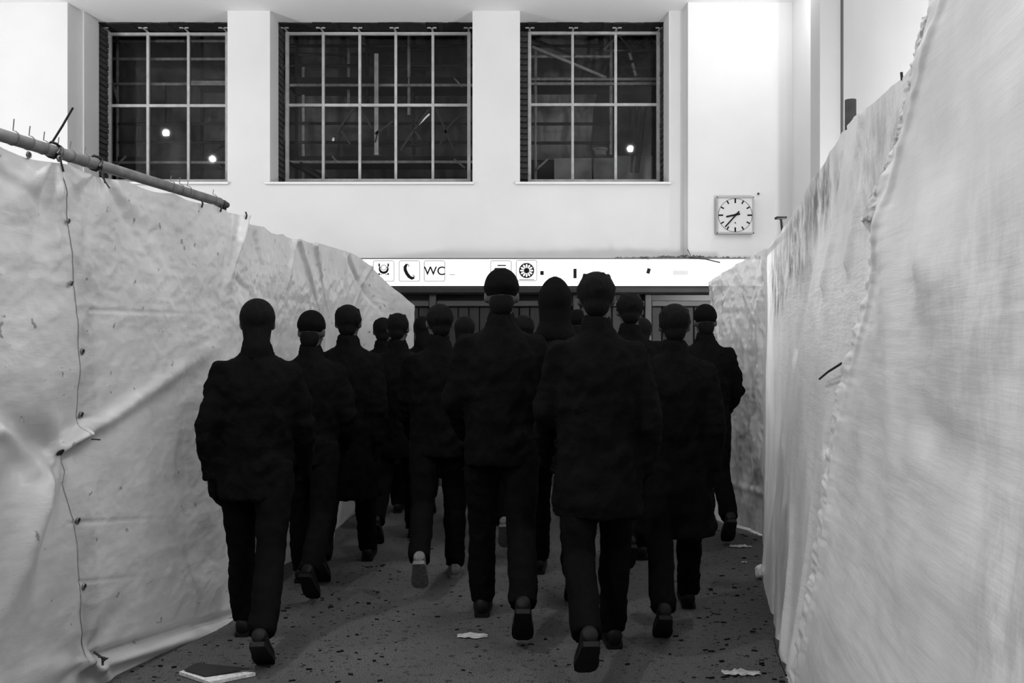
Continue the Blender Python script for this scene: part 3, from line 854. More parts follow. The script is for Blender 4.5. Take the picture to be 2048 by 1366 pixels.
def grommet(p, n, r, parent, m='metal'):
    bm = B()
    lathe(bm, [(r*.55, -.002), (r*.6, .003), (r*.8, .006), (r, .003), (r, -.002)], (0, 0, 0), 16)
    for v in bm.verts: pass
    rot = n.to_track_quat('Z', 'Y').to_matrix().to_4x4()
    bmesh.ops.transform(bm, matrix=Matrix.Translation(p) @ rot, verts=bm.verts)
    o = obj('grommet', bm, M[m], parent, True)
    bm = B(); lathe(bm, [(r*.52, .0), (r*.52, .0045)], (0, 0, 0), 12)
    bmesh.ops.transform(bm, matrix=Matrix.Translation(p) @ rot, verts=bm.verts)
    obj('eyelet_hole', bm, M['black'], o)
    return o
def tie(pts, parent, r=.0035, m='black'):
    bm = B(); tube(bm, pts, r, 6); return obj('cable_tie', bm, M[m], parent)

# ---- left fence
def xl(Y): return -1.9 + .1737*(Y - 3.53)
PL = Path([(xl(.6), .6, 2.245, 0, -.10), (xl(3.0), 3.0, 2.245, 0, -.10), (xl(4.3), 4.3, 2.25, 0, -.06), (xl(5.0), 5.0, 2.262, 0, .05),
           (xl(5.4), 5.4, 2.265, 0, .10), (-1.57, 5.75, 2.245, 0, .06), (-1.56, 6.3, 2.24, .0, -.03), (-1.50, 7.1, 2.27, 0, .08),
           (-1.47, 7.6, 2.29, 0, .06), (-1.42, 8.25, 2.30, 0.01, .0), (-1.36, 8.65, 2.28, .03, 0), (-1.26, 8.9, 2.17, .08, 0), (-1.17, 9.1, 2.06, .15, .0), (-.97, 9.5, 1.88, .25, 0)], +1)
SEG_L = folds(PL, [
    ((122, 925), (15, 1260), .075, .060), ((118, 940), (85, 1230), .03, -.028), ((60, 930), (0, 1000), .07, -.03),
    ((140, 895), (430, 690), .042, .030), ((150, 910), (420, 740), .06, -.022), ((120, 900), (0, 815), .055, -.055), ((0, 860), (105, 915), .04, .028),
    ((130, 890), (80, 740), .05, .022), ((172, 868), (128, 905), .022, .03),
    ((190, 345), (240, 640), .05, .018), ((190, 345), (150, 560), .03, -.012), ((190, 345), (300, 450), .035, .016), ((190, 350), (330, 560), .03, -.012),
    ((105, 315), (110, 520), .03, .025), ((105, 315), (60, 520), .03, -.015), ((105, 315), (0, 420), .05, .02), ((0, 350), (100, 420), .03, -.012),
    ((485, 425), (455, 560), .030, .040), ((460, 420), (440, 590), .022, -.018), ((500, 430), (520, 540), .03, -.02), ((585, 480), (560, 600), .04, .02), ((590, 480), (640, 640), .022, .03),
    ((625, 490), (660, 620), .02, .025), ((640, 490), (650, 700), .016, -.022), ((470, 560), (500, 590), .02, -.012),
    ((700, 520), (760, 620), .03, -.03), ((690, 515), (700, 640), .03, .02), ((745, 530), (700, 640), .025, .02),
    ((175, 620), (400, 628), .006, -.006), ((150, 1046), (340, 1035), .006, -.007), ((170, 1165), (300, 1150), .006, -.005), ((170, 835), (215, 837), .006, -.006),
    ((195, 1318), (525, 1185), .020, -.035), ((215, 1330), (530, 1205), .03, .035), ((190, 1320), (165, 1215), .02, .02), ((190, 1320), (90, 1345), .05, .03), ((190, 1325), (240, 1366), .03, .04),
    ((520, 1140), (600, 980), .05, .02), ((600, 1060), (610, 900), .03, .025), ((555, 980), (545, 1130), .02, -.02), ((640, 1080), (655, 900), .04, .03)])
PIN = [PL.hit(130, 906), PL.hit(188, 1318), PL.hit(190, 345), PL.hit(105, 312)]
def disp_left(a, z, v):
    D = .022*fbm(a*.9, z*.8, 3, 1) + .008*fbm(a*2.5, z*4.5, 4, 5)
    D = D + .0035*crumple(a*3.2, z*4.2, 3, 9) + .0032*crumple(a*8, z*11, 2, 15)*(.35 + .65*np.exp(-((z-1.95)/.35)**2))
    D = D + fold_field(a, z, SEG_L)
    for k, (pa, pz) in enumerate(PIN):
        r = np.hypot(a-pa, z-pz); th = np.arctan2(z-pz, a-pa)
        amp = (.085, .05, .02, .02)[k]
        D = D - amp*np.exp(-(r/(.16, .10, .07, .07)[k])**1.2) + .018*np.sin(th*(5, 6, 7, 6)[k] + k)*np.exp(-r/.22)*(r/(r+.05))
    # billow between the rails
    D = D + .03*np.sin(np.clip(v, 0, 1)*PI)*np.exp(-((a - PL.aY(6.6))/.5)**2)
    return D
aS = PL.hit(168, 700)[0]
def seam(v): return float(np.interp(v, [0, .05, .3, .42, .5, 1], [PL.hit(197, 1320)[0], PL.hit(185, 1300)[0], PL.hit(165, 1080)[0], PL.hit(140, 905)[0], PL.hit(170, 850)[0], PL.hit(120, 330)[0]]))
def sag(a): return -.018*np.abs(np.sin(a*7.5))
L0, pt0 = sheet('tarpaulin', PL, lambda v: PL.aY(.7), lambda v: seam(v) + .12, 260, 210, disp_left, M['tarp_left'], 0, sag)
tag(L0, 'white tarpaulin at the left edge, gathered by a tie into deep folds', 'tarpaulin', 'fence tarpaulins')
aC = PL.aY(7.45)
L1, pt1 = sheet('tarpaulin', PL, lambda v: seam(v), lambda v: aC - .05*v, 430, 240, disp_left, M['tarp_left'], .004, sag)
tag(L1, 'long white tarpaulin on the left with a row of eyelets and rolled hem', 'tarpaulin', 'fence tarpaulins')
L2, pt2 = sheet('tarpaulin', PL, lambda v: aC - .15, lambda v: float(PL.A[-1]) - .35*max(0, .5-v), 150, 150, disp_left, M['tarp_left'], -.012)
tag(L2, 'far end of the left tarpaulin fence, sagging beside the sign strip', 'tarpaulin', 'fence tarpaulins')
for px_, py_ in ((150, 703), (163, 830), (147, 1045), (163, 1178)):
    a, z = PL.hit(px_ + 4, py_)
    p, n = pt1(max(a, seam(z/2.25)+.02), z, .004); grommet(p, n, .0135, L1)
for px_, py_ in ((128, 442), (133, 567)):
    a, z = PL.hit(px_, py_); p, n = pt0(a, z, .012); grommet(p, n, .011, L0)
for px_, py_ in ((56, 310), (105, 318)):
    a, z = PL.hit(px_, py_); p, n = pt0(a, z, .006); grommet(p, n, .014, L0)
# rolled hem lying out on the floor
u = np.linspace(0, 1, 90)[:, None]; w = np.linspace(0, 1, 14)[None, :]
hx = np.interp(u, [0, .35, .75, 1], [pix(205, 1350, 1).x*F*1.52/(1350-683)/1*1, 0, 0, 0]) * 0
hp = [(1024-1024, 0)]
def floor_pt(px_, py_): Y = F*CAMZ/(py_ - 683.0); return Vector(((px_-1024)/F*Y, Y, 0))
outer = [floor_pt(*p) for p in ((212, 1352), (300, 1312), (400, 1268), (480, 1232), (520, 1208), (536, 1188))]
inner = [floor_pt(*p) + Vector((-.06, 0, 0)) for p in ((190, 1318), (290, 1272), (390, 1235), (470, 1205), (515, 1185), (536, 1160))]
ux = np.linspace(0, 1, 6)
O = np.stack([np.interp(u[:, 0], ux, [p[k] for p in outer]) for k in range(3)], 1); I = np.stack([np.interp(u[:, 0], ux, [p[k] for p in inner]) for k in range(3)], 1)
P = I[:, None, :] + (O - I)[:, None, :]*w[..., None]
P[..., 2] = .012 + .075*np.sin(np.clip(w*1.15, 0, 1)*PI)**.8*(.6 + .4*np.sin(u*9)) + .01*noise2(u*14 + 0*w, w*3, 4)
P[..., 2] = np.maximum(P[..., 2], .006)
hem = grid_mesh('rolled_hem', P, M['tarp_left'], L1)

fl = empty('fence_frame', (-1.9, 3.5, 0)); tag(fl, 'grey scaffold tube rail and posts carrying the left tarpaulin', 'fence frame')
RZ = 2.29
bm = B(); tube(bm, [(xl(1.0)+.0, 1.0, RZ), (xl(5.22), 5.22, RZ-.005)], .0245, 16); obj('rail', bm, M['rail'], fl, True)
bm = B(); tube(bm, [(xl(5.2)-.03, 5.35, 0), (xl(5.2)-.03, 5.35, 2.315)], .026, 14); obj('post', bm, M['post_dark'], fl, True)
bm = B(); tube(bm, [(xl(5.2)-.0, 5.20, 2.285), (xl(5.2)-.0, 5.36, 2.290)], .018, 10); tube(bm, [(xl(5.2)-.035, 5.35, 2.262), (xl(5.2)-.035, 5.35, 2.312)], .036, 14); obj('coupler', bm, M['post_dark'], fl, True)
for Y in (1.5, 3.4):
    bm = B(); tube(bm, [(xl(Y)-.09, Y, 0), (xl(Y)-.09, Y, 2.26)], .024, 12); obj('post', bm, M['rail'], fl, True)
bm = B(); tube(bm, [(-1.66, 5.5, 2.2), (-1.6, 7.1, 2.22), (-1.52, 8.6, 2.22)], .022, 12); obj('rail', bm, M['rail'], fl, True)
for x, Y in ((-1.62, 7.0), (-1.52, 8.5)):
    bm = B(); tube(bm, [(x-.04, Y, 0), (x-.04, Y, 2.2)], .024, 12); obj('post', bm, M['rail'], fl, True)
# ties looped round the rail, tails up and down
def on_rail(px_):
    k = (px_-1024)/F; Y = (-1.9 - .1737*3.53)/(k - .1737); return Vector((xl(Y), Y, RZ))
for px_, up in ((25, 22), (57, 18), (86, 16), (115, 14), (139, 14), (168, 12), (340, 9), (358, 12), (374, 9), (425, 8)):
    q = on_rail(px_); h = up/F*q.y
    loop = [q + Vector((.028*math.cos(t), 0, .028*math.sin(t))) for t in np.linspace(-2.2, 1.5, 9)]
    tie(loop + [q + Vector((.006, 0, .03 + h))], fl, .0022, 'rail')
for px_ in (105, 190):
    q = on_rail(px_)
    loop = [q + Vector((.03*math.cos(t), .012*math.sin(t*3), .03*math.sin(t))) for t in np.linspace(0, 2*PI, 13)]
    tie(loop, fl, .0055, 'black')
    tie([q + Vector((.03, 0, -.01)), q + Vector((.035, 0, -.05)), q + Vector((.04, .01, -.085))], fl, .004, 'black')
q = on_rail(104); e = pix(146, 215, q.y + .0)
tie([q + Vector((0, 0, .03)), q.lerp(e, .55) + Vector((-.004, 0, .004)), e], fl, .0045, 'black')
q = on_rail(197)
tie([q + Vector((.02, -.02, -.02)), pix(205, 355, q.y-.05), pix(219, 376, q.y-.06)], fl, .0035, 'black')
for px_, py_ in ((395, 407), (435, 413), (480, 424)):
    a, z = PL.hit(px_, py_); p, n = pt1(a, min(z, 2.25), .012)
    tie([p + Vector((0, 0, .02)), p + Vector((.006, 0, .0)), p + Vector((.0, 0, -.022))], L1, .005, 'black')
a, z = PL.hit(130, 906); p, n = pt1(a, z, .02)
bm = B(); tube(bm, [p + Vector((-.012, 0, -.008)), p, p + Vector((.016, 0, .012))], [.006, .011, .005], 7); obj('cable_tie', bm, M['black'], L1)
a, z = PL.hit(168, 878); p, n = pt1(a, z, .02); tie([p, p + n*.03 + Vector((.01, 0, -.002))], L1, .003)
a, z = PL.hit(188, 1315); p, n = pt1(a, max(z, .05), .03)
for k in range(3): tie([p + Vector((-.02 + .02*k, -.01, .03 - .02*k)), p + n*.015 + Vector((.012*k, 0, .0)), p + Vector((.02, -.01, -.03 + .015*k))], L1, .005)

# ---- right fence
def xr(Y): return .6604 + .1775*Y
PR = Path([(xr(.5), .5, 2.36, 0, .12), (xr(2.3), 2.3, 2.36, 0, .14), (xr(2.86), 2.86, 2.31, 0, .16), (xr(3.4), 3.4, 2.36, 0, .17), (xr(3.85), 3.85, 2.39, 0, .17), (xr(4.6), 4.6, 2.34, 0, .16),
           (xr(5.3), 5.3, 2.29, 0, .15), (xr(6.3), 6.3, 2.24, 0, .12), (xr(7.0), 7.0, 2.23, 0, .06), (xr(7.6), 7.6, 2.22, 0, .02)], -1)
SEG_R = folds(PR, [((1590, 900), (1610, 470), .07, .014), ((1600, 700), (1640, 420), .06, -.016), ((1650, 560), (1690, 330), .05, .018), ((1640, 1345), (1610, 960), .05, .028), ((1612, 1335), (1575, 980), .04, -.022),
    ((1655, 1350), (1655, 1000), .04, .026), ((1628, 1340), (1595, 1080), .02, .016), ((1670, 900), (1700, 750), .03, -.018), ((1700, 520), (1745, 250), .05, .018),
    ((1690, 260), (1640, 620), .03, -.014), ((1730, 230), (1690, 420), .025, .014), ((1600, 420), (1570, 620), .03, .012)])
def disp_right(a, z, v):
    D = .02*fbm(a*.8, z*.7, 3, 31) + .006*fbm(a*2.2, z*1.2, 4, 35) + .0028*crumple(a*4, z*6, 3, 39)*np.clip((z-1.5)/.8, .2, 1.3)
    return D + fold_field(a, z, SEG_R)
R1, ptr1 = sheet('tarpaulin', PR, lambda v: PR.aY(2.15), lambda v: PR.aY(7.43), 330, 200, disp_right, M['tarp_right'], 0, lambda a: -.012*np.abs(np.sin(a*5)))
tag(R1, 'white tarpaulin on the right smeared with grey grime near its top', 'tarpaulin', 'fence tarpaulins')
# near sheet overlapping it; its edge is a shirred band
edge = [PR.hit(x, y) for x, y in ((1676, 1340), (1690, 1100), (1700, 900), (1720, 740), (1752, 600), (1785, 440), (1838, 230), (1905, 0))]
ez = np.array([e[1] for e in edge]); ea = np.array([e[0] for e in edge])
def redge(v): return float(np.interp(v*2.37, ez, ea))
SEG_N = folds(PR, [((1800, 300), (1850, 1300), .10, .018), ((1900, 500), (2040, 700), .12, .02), ((1890, 850), (2048, 960), .08, -.02), ((1900, 300), (2040, 330), .1, -.012), ((1880, 1150), (2048, 1180), .12, .015)])
def disp_near(a, z, v):
    ae = np.interp(z, ez, ea)
    d = np.clip(ae - a, 0, None)             # distance in from the edge
    band = np.exp(-(d/.20)**2)
    D = .024*fbm(a*.9, z*.9, 3, 51) + .0045*fbm(a*2.2, z*8, 3, 55)
    D = D + band*(.016*fbm(a*2.4, z*10, 4, 58) + .0045*crumple(a*4, z*22, 2, 61)) + .012*np.exp(-((d-.17)/.03)**2)
    return D + fold_field(a, z, SEG_N)
R2, ptr2 = sheet('tarpaulin', PR, lambda v: PR.aY(.55), lambda v: redge(v), 260, 330, disp_near, M['tarp_near'], .035)
tag(R2, 'large near white tarpaulin filling the right edge, overlapping with a puckered seam', 'tarpaulin', 'fence tarpaulins')
# turned-over corner with an eyelet, and crumpled strip along the overlap
cor = [PR.hit(x, y) for x, y in ((1735, 440), (1772, 488), (1790, 430), (1768, 395))]
ps = [ptr1(a, z, .022)[0] for a, z in cor]
bm = B()
top = [bm.verts.new(p) for p in ps]; back = [bm.verts.new(p + Vector((.003, 0, 0))) for p in ps]
bm.faces.new(top); bm.faces.new(back[::-1])
for i in range(4): bm.faces.new((top[i], back[i], back[(i+1) % 4], top[(i+1) % 4]))
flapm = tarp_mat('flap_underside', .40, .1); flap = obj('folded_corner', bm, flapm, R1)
a, z = PR.hit(1771, 474); p, n = ptr1(a, z, .03); grommet(p, n, .017, R1)
strip_px_l = [(1878, 40), (1848, 130), (1822, 230), (1800, 300), (1775, 360), (1735, 440)]; strip_px_r = [(1900, 20), (1872, 120), (1846, 220), (1826, 300), (1806, 370), (1775, 440)]
u = np.linspace(0, 1, 100); w = np.linspace(0, 1, 16); uk = np.linspace(0, 1, 6)
Pm = np.zeros((100, 16, 3))
LA = np.array([PR.hit(*p) for p in strip_px_l]); RA = np.array([PR.hit(*p) for p in strip_px_r])
for i in range(100):
    l = [np.interp(u[i], uk, LA[:, k]) for k in range(2)]; r = [np.interp(u[i], uk, RA[:, k]) for k in range(2)]
    for j in range(16):
        aa = l[0] + (r[0]-l[0])*w[j]; zz_ = l[1] + (r[1]-l[1])*w[j]
        q, n = (ptr1(aa, min(zz_, 2.36), .012 + .016*math.sin(w[j]*PI) + .012*float(crumple(np.array(u[i]*14), np.array(w[j]*3), 3, 71))))
        Pm[i, j] = q
grid_mesh('crumpled_edge', Pm, M['tarp_right'], R1)

fr_ = empty('fence_frame', (xr(3.8)+.1, 3.8, 0)); tag(fr_, 'dark posts and rail behind the right tarpaulins', 'fence frame')
for Y, top_, x in ((4.05, 2.55, pix(1701, 0, 4.05).x), (2.55, 2.47, pix(1890, 0, 2.55).x), (7.2, 2.2, xr(7.2) + .08)):
    bm = B(); tube(bm, [(x, Y, 0), (x, Y, top_)], .0235, 16); obj('post', bm, M['post_dark'], fr_, True)
bm = B(); tube(bm, [(xr(1.2)+.16, 1.2, 2.2), (xr(7.2)+.12, 7.2, 2.16)], .022, 12); obj('rail', bm, M['post_dark'], fr_, True)
for (px_, py_) in ((1803, 155), (1852, 62), (1868, 38)):
    a, z = PR.hit(px_, py_); q, n = ptr1(a, 2.3, .0); q.z = float(np.interp(a, PR.A, PR.V[:, 2])) - .004
    tie([q + Vector((0, 0, -.01)), q + Vector((-.002, 0, .014))], R1, .004)
q = pix(1560, 436, 6.9)
bm = B(); bx(bm, q.x-.03, q.x+.05, 6.88, 6.94, q.z-.008, q.z+.010, .004); tube(bm, [q + Vector((.01, 0, 0)), q + Vector((.02, 0, -.1))], .012, 8); obj('coupler', bm, M['post_dark'], fr_)
# black cable ties across the overlap
for p0, p1, off in (((1666, 758), (1722, 727), .03), ((1626, 1350), (1671, 1357), .04)):
    a0, z0 = PR.hit(*p0); a1, z1 = PR.hit(*p1)
    q0, n0 = ptr1(a0, max(z0, .03), off); q1, n1 = ptr1(a1, max(z1, .03), off + .015)
    tie([q0, q0.lerp(q1, .5) + n0*.006, q1], R1, .0048)

# ---- clear film closing the gap to the kiosk
PC = Path([(2.04, 7.15, 2.24, .015, .0), (1.99, 7.42, 2.24, .015, .01), (1.93, 7.75, 2.2, .02, .03), (1.84, 8.1, 2.12, .06, .05), (1.77, 8.45, 2.05, .13, .06)], -1)
def disp_film(a, z, v):
    return .02*fbm(a*2.4, z*1.2, 3, 81) + .014*crumple(a*5, z*2.6, 3, 84) + .006*crumple(a*11, z*9, 2, 88) + .02*np.exp(-((z - .33)/.03)**2) + .05*np.clip(.3 - z, 0, 1)
PCs, ptc = sheet('plastic_film', PC, lambda v: 0.0, lambda v: float(PC.A[-1]) + 0*v, 90, 220, disp_film, M['film'])
tag(PCs, 'shiny crinkled clear plastic film between the right tarpaulin and the kiosk', 'plastic film')
b = B(); bx(b, 1.35, 1.98, 8.6, 8.75, 0, .22, .01)
tag(obj('kerb_block', b, M['post_dark']), 'low dark base block under the clear plastic film', 'block')

# ================================================================== PEOPLE
def evaluated(bm, voxel, smooth_it=6, name='m'):
    me = bpy.data.meshes.new(name); bm.to_mesh(me); bm.free()
    o = bpy.data.objects.new('tmp', me); C.objects.link(o)
    r = o.modifiers.new('r', 'REMESH'); r.mode = 'VOXEL'; r.voxel_size = voxel; r.use_smooth_shade = True
    s = o.modifiers.new('s', 'SMOOTH'); s.iterations = smooth_it; s.factor = .5
    dg = bpy.context.evaluated_depsgraph_get(); dg.update()
    out = bpy.data.meshes.new_from_object(o.evaluated_get(dg))
    bpy.data.objects.remove(o)
    out.polygons.foreach_set('use_smooth', [True]*len(out.polygons))
    out.name = name
    return out

def rumple(me, amp):
    """cloth folds: push the surface in and out along its normals"""
    n = len(me.vertices); co = np.empty(n*3); me.vertices.foreach_get('co', co); co = co.reshape(-1, 3)
    nr = np.empty(n*3); me.vertices.foreach_get('normal', nr); nr = nr.reshape(-1, 3)
    th = np.arctan2(co[:, 1], co[:, 0])
    d = amp*(fbm(co[:, 0]*7 + co[:, 1]*5, co[:, 2]*9, 3, 21) + .5*crumple(th*2.2, co[:, 2]*10, 2, 25) - .4)
    co += nr*np.maximum(d, -amp*.6)[:, None]
    me.vertices.foreach_set('co', co.ravel()); me.update()
    return me

def loft(bm, rings, seg=20):
    """rings: (cx, cy, cz, rx, ry)"""
    R = []
    for cx, cy, cz, rx, ry in rings:
        R.append([bm.verts.new((cx + rx*math.cos(2*PI*k/seg), cy + ry*math.sin(2*PI*k/seg), cz)) for k in range(seg)])
    for i in range(len(R)-1):
        for k in range(seg): bm.faces.new((R[i][k], R[i][(k+1) % seg], R[i+1][(k+1) % seg], R[i+1][k]))
    bm.faces.new(R[0][::-1]); bm.faces.new(R[-1])

def rotx(a): return Matrix.Rotation(a, 3, 'X')
def make_person_meshes(v):
    """figure 1.75 m tall facing +Y; v = dict of pose and clothing; returns dict of meshes"""
    R = math.radians
    J = {}
    # legs
    def leg(s, th, kn, ft):
        hip = Vector((s*.092, 0, 0))
        knee = hip + Vector((s*.005, math.sin(R(th))*.44, -math.cos(R(th))*.44))
        sh = th - kn
        ank = knee + Vector((s*.004, math.sin(R(sh))*.415, -math.cos(R(sh))*.415))
        d = Vector((0, math.cos(R(ft)), math.sin(R(ft))))         # toe direction
        nrm = Vector((0, -d.z, d.y))
        heel = ank - d*.055 - nrm*.08; ball = ank + d*.125 - nrm*.08
        return hip, knee, ank, d, nrm, heel, ball
    Lg = leg(-1, *v['legL']); Rg = leg(1, *v['legR'])
    low = min(q.z for g in (Lg, Rg) for q in (g[5], g[6]))
    H = Vector((0, 0, -low))
    Lg = [q + H if i in (0, 1, 2, 5, 6) else q for i, q in enumerate(Lg)]; Rg = [q + H if i in (0, 1, 2, 5, 6) else q for i, q in enumerate(Rg)]
    hz = H.z                                                     # hip height
    def T(z): return z - .93 + hz                                # heights written for a standing hip at .93
    lean = v.get('lean', .03)
    def ty(z): return (z - .93)*lean
    # arms
    def arm(s, sw, el, out=8):
        sh = Vector((s*.172, ty(1.40), T(1.385)))
        e = sh + Vector((s*math.sin(R(out))*.29, math.sin(R(sw))*.29, -math.cos(R(sw))*math.cos(R(out))*.29))
        f = sw + el
        w = e + Vector((-s*v.get('inward', .02), math.sin(R(f))*.255, -math.cos(R(f))*.25))
        return sh, e, w
    La = arm(-1, *v['armL']); Ra = arm(1, *v['armR'])
    head = Vector((0, ty(1.63) + .02, T(1.635)))
    turn = Matrix.Rotation(R(v.get('turn', 0)), 3, 'Z') @ rotx(R(v.get('nod', -4)))
    def hp(x, y, z): return head + turn @ Vector((x, y, z))
    out = {}
    # ---------------- body: one continuous surface
    bm = B()
    ellipsoid(bm, hp(0, -.008, .022), (.076, .096, .094), turn)
    ellipsoid(bm, hp(0, .022, -.045), (.060, .070, .070), turn)
    ellipsoid(bm, hp(0, .058, -.088), (.030, .028, .022), turn, 12, 8)            # chin
    tube(bm, [hp(0, .088, .02), hp(0, .108, -.022), hp(0, .098, -.03)], [.010, .015, .008], 8)   # nose
    for s in (-1, 1):
        ellipsoid(bm, hp(s*.032, .080, .012), (.016, .012, .010), turn, 10, 6)    # eyes
        tube(bm, [hp(s*.014, .090, .030), hp(s*.050, .078, .030)], .008, 6)       # brow
        ellipsoid(bm, hp(s*.079, -.006, -.004), (.010, .022, .032), turn, 10, 8)  # ear
        ellipsoid(bm, hp(s*.042, .055, -.03), (.022, .025, .022), turn, 10, 6)    # cheek
    ellipsoid(bm, hp(0, .088, -.056), (.024, .012, .011), turn, 10, 6)            # mouth
    tube(bm, [hp(0, -.02, -.05), Vector((0, ty(1.5) + .0, T(1.50))), Vector((0, ty(1.4), T(1.40)))], [.052, .054, .075], 14)
    loft(bm, [(0, ty(.86), T(.86), .125, .09), (0, ty(.98), T(.98), .135, .095), (0, ty(1.10), T(1.10), .125, .088), (0, ty(1.28), T(1.28), .15, .10), (0, ty(1.40), T(1.40), .155, .085), (0, ty(1.45), T(1.45), .07, .06)])
    for sh, e, w in (La, Ra):
        tube(bm, [sh + Vector((-math.copysign(.05, sh.x), 0, 0)), sh, sh.lerp(e, .5), e, e.lerp(w, .4), w], [.05, .055, .047, .038, .040, .027], 12)
    for g in (Lg, Rg):
        tube(bm, [g[0] + Vector((0, 0, .05)), g[0].lerp(g[1], .4), g[1], g[1].lerp(g[2], .35), g[2], g[2] - g[4]*.03], [.082, .075, .052, .054, .036, .036], 12)
        tube(bm, [g[2] - g[3]*.03 - g[4]*.028, g[2] + g[3]*.07 - g[4]*.030, g[2] + g[3]*.14 - g[4]*.038], [.028, .026, .016], 10)
    for (sh, e, w), s in ((La, -1), (Ra, 1)):
        d = (w - e).normalized()
        side = Vector((0, 1, 0)) - d*d.y; side.normalize()       # thumb side faces forward
        flat = d.cross(side).normalized()
        pal = w + d*.055
        tube(bm, [w - d*.01, w + d*.02, pal, w + d*.095], [(.020, .026), (.018, .033), (.016, .040), (.013, .038)] if abs(flat.x) > 2 else [.025, .028, .033, .030], 12)
        inn = flat if flat.x*(-s) > 0 else -flat
        for k, ln in enumerate((.072, .080, .074, .058)):
            b0 = w + d*.085 + side*(.028 - .019*k)
            b1 = b0 + d*ln*.5 + inn*.008; b2 = b1 + d*ln*.32 + inn*.022; b3 = b2 + d*ln*.12 + inn*.024
            tube(bm, [b0, b1, b2, b3], [.0095, .0090, .0085, .0070], 8)
        t0 = w + d*.03 + side*.025; tube(bm, [t0, t0 + side*.022 + d*.03, t0 + side*.024 + d*.058 + inn*.008], [.012, .0105, .0085], 8)
    me = evaluated(bm, .0095, 3, 'person_body')
    me.materials.append(M['skin']); me.materials.append(M['cloth'])
    lw, rw = La[2], Ra[2]
    for p in me.polygons:                                          # dark gloves and socks
        c = p.center
        if (c - lw).length < .2 or (c - rw).length < .2 or c.z < T(1.38): p.material_index = 1
    out['body'] = me
    # ---------------- trousers
    bm = B()
    loft(bm, [(0, ty(.84), T(.84), .145, .11), (0, ty(.95), T(.95), .158, .118), (0, ty(1.05), T(1.05), .15, .11)])
    for g in (Lg, Rg):
        tube(bm, [g[0] + Vector((0, 0, .02)), g[0].lerp(g[1], .4), g[1], g[1].lerp(g[2], .5), g[2] - (g[2]-g[1]).normalized()*-.01], [.098, .092, .074, .070, .066], 16)
    out['trousers'] = rumple(evaluated(bm, .014, 5, 'trousers'), .009); out['trousers'].materials.append(M['trouser'])
    # ---------------- jacket or coat
    hem = v['hem']; fl_ = v.get('flare', 0)
    bm = B()
    rings = [(0, ty(hem), T(hem), .178 + fl_, .135 + fl_*1.1), (0, ty((hem+1.0)/2), T((hem+1.0)/2), .182 + fl_*.5, .140 + fl_*.5), (0, ty(1.02), T(1.02), .176, .132), (0, ty(1.18), T(1.18), .190, .140),
             (0, ty(1.32) - .005, T(1.32), .200, .138), (0, ty(1.41), T(1.40), .186, .115), (0, ty(1.45), T(1.45), .135, .098), (0, ty(1.49), T(1.49), .080, .084), (0, ty(1.57) + .005, T(1.565), .064, .072)]
    loft(bm, rings, 24)
    for sh, e, w in (La, Ra):
        ellipsoid(bm, sh + Vector((0, 0, -.005)), (.066, .072, .066), None, 14, 10)
        tube(bm, [sh, sh.lerp(e, .5), e, e.lerp(w, .5), w + (w-e).normalized()*.005], [.068, .066, .060, .055, .048], 14)
    out['jacket'] = rumple(evaluated(bm, .014, 5, 'jacket'), .016); out['jacket'].materials.append(M['cloth'])
    # ---------------- headwear / hair
    kind = v['top']
    bm = B()
    if kind == 'hood':
        ellipsoid(bm, hp(0, -.012, .016), (.100, .120, .120), turn)
        loft(bm, [(head.x, head.y - .04, head.z - .215, .135, .10), (head.x, head.y - .035, head.z - .175, .118, .105), (head.x, head.y - .02, head.z - .11, .090, .10), (head.x, head.y - .01, head.z - .03, .096, .108)])
        tube(bm, [hp(0, -.02, .06), hp(0, -.05, .105), hp(0, -.07, .128)], [.095, .065, .035], 14)
        me = evaluated(bm, .011, 7, 'hood')
        nrm_min, y_min = .35, .055
    elif kind == 'beanie':
        ellipsoid(bm, hp(0, -.012, .05), (.088, .108, .095), turn); tube(bm, [hp(0, -.012, .03), hp(0, -.012, .055)], [(.110, .090), (.110, .090)], 24)
        me = evaluated(bm, .009, 3, 'beanie'); nrm_min = 9
        b3 = B(); ellipsoid(b3, hp(0, -.05, -.04), (.062, .054, .075), turn); out['nape'] = evaluated(b3, .010, 2, 'hair'); out['nape'].materials.append(M['hair'])
    elif kind == 'long':
        ellipsoid(bm, hp(0, -.018, .03), (.090, .108, .10), turn); tube(bm, [hp(0, -.045, .03), hp(0, -.06, -.06), hp(0, -.075, -.13), hp(0, -.085, -.19)], [(.06, .084), (.052, .070), (.045, .062), (.02, .045)], 16)
        me = evaluated(bm, .010, 3, 'hair'); nrm_min, y_min = .1, .05
    else:
        ellipsoid(bm, hp(0, -.022, .032), (.087, .100, .092), turn); ellipsoid(bm, hp(0, -.050, -.035), (.060, .053, .062), turn)
        for k in range(26):
            a = random.uniform(0, 2*PI); zz_ = random.uniform(.0, .1); rr = math.sqrt(max(0, 1-((zz_-.03)/.095)**2))
            ellipsoid(bm, hp(math.cos(a)*.084*rr, -.022 + math.sin(a)*.096*rr, zz_), (.010, .010, .016), None, 8, 6)
        me = evaluated(bm, .009, 2, 'hair'); nrm_min, y_min = .1, .055
    if nrm_min < 5:      # open the front for the face
        b2 = B(); b2.from_mesh(me)
        inv = turn.transposed()
        kill = []
        for f in b2.faces:
            c_ = inv @ (f.calc_center_median() - head)
            if c_.y > y_min and c_.z < .075 and c_.z > -.14 and abs(c_.x) < .075: kill.append(f)
        bmesh.ops.delete(b2, geom=kill, context='FACES')
        b2.to_mesh(me); b2.free()
    me.materials.append(M['cloth'] if kind in ('hood', 'beanie') else M['hair'])
    me.polygons.foreach_set('use_smooth', [True]*len(me.polygons))
    out['top'] = me
    # ---------------- shoes
    shoes = []
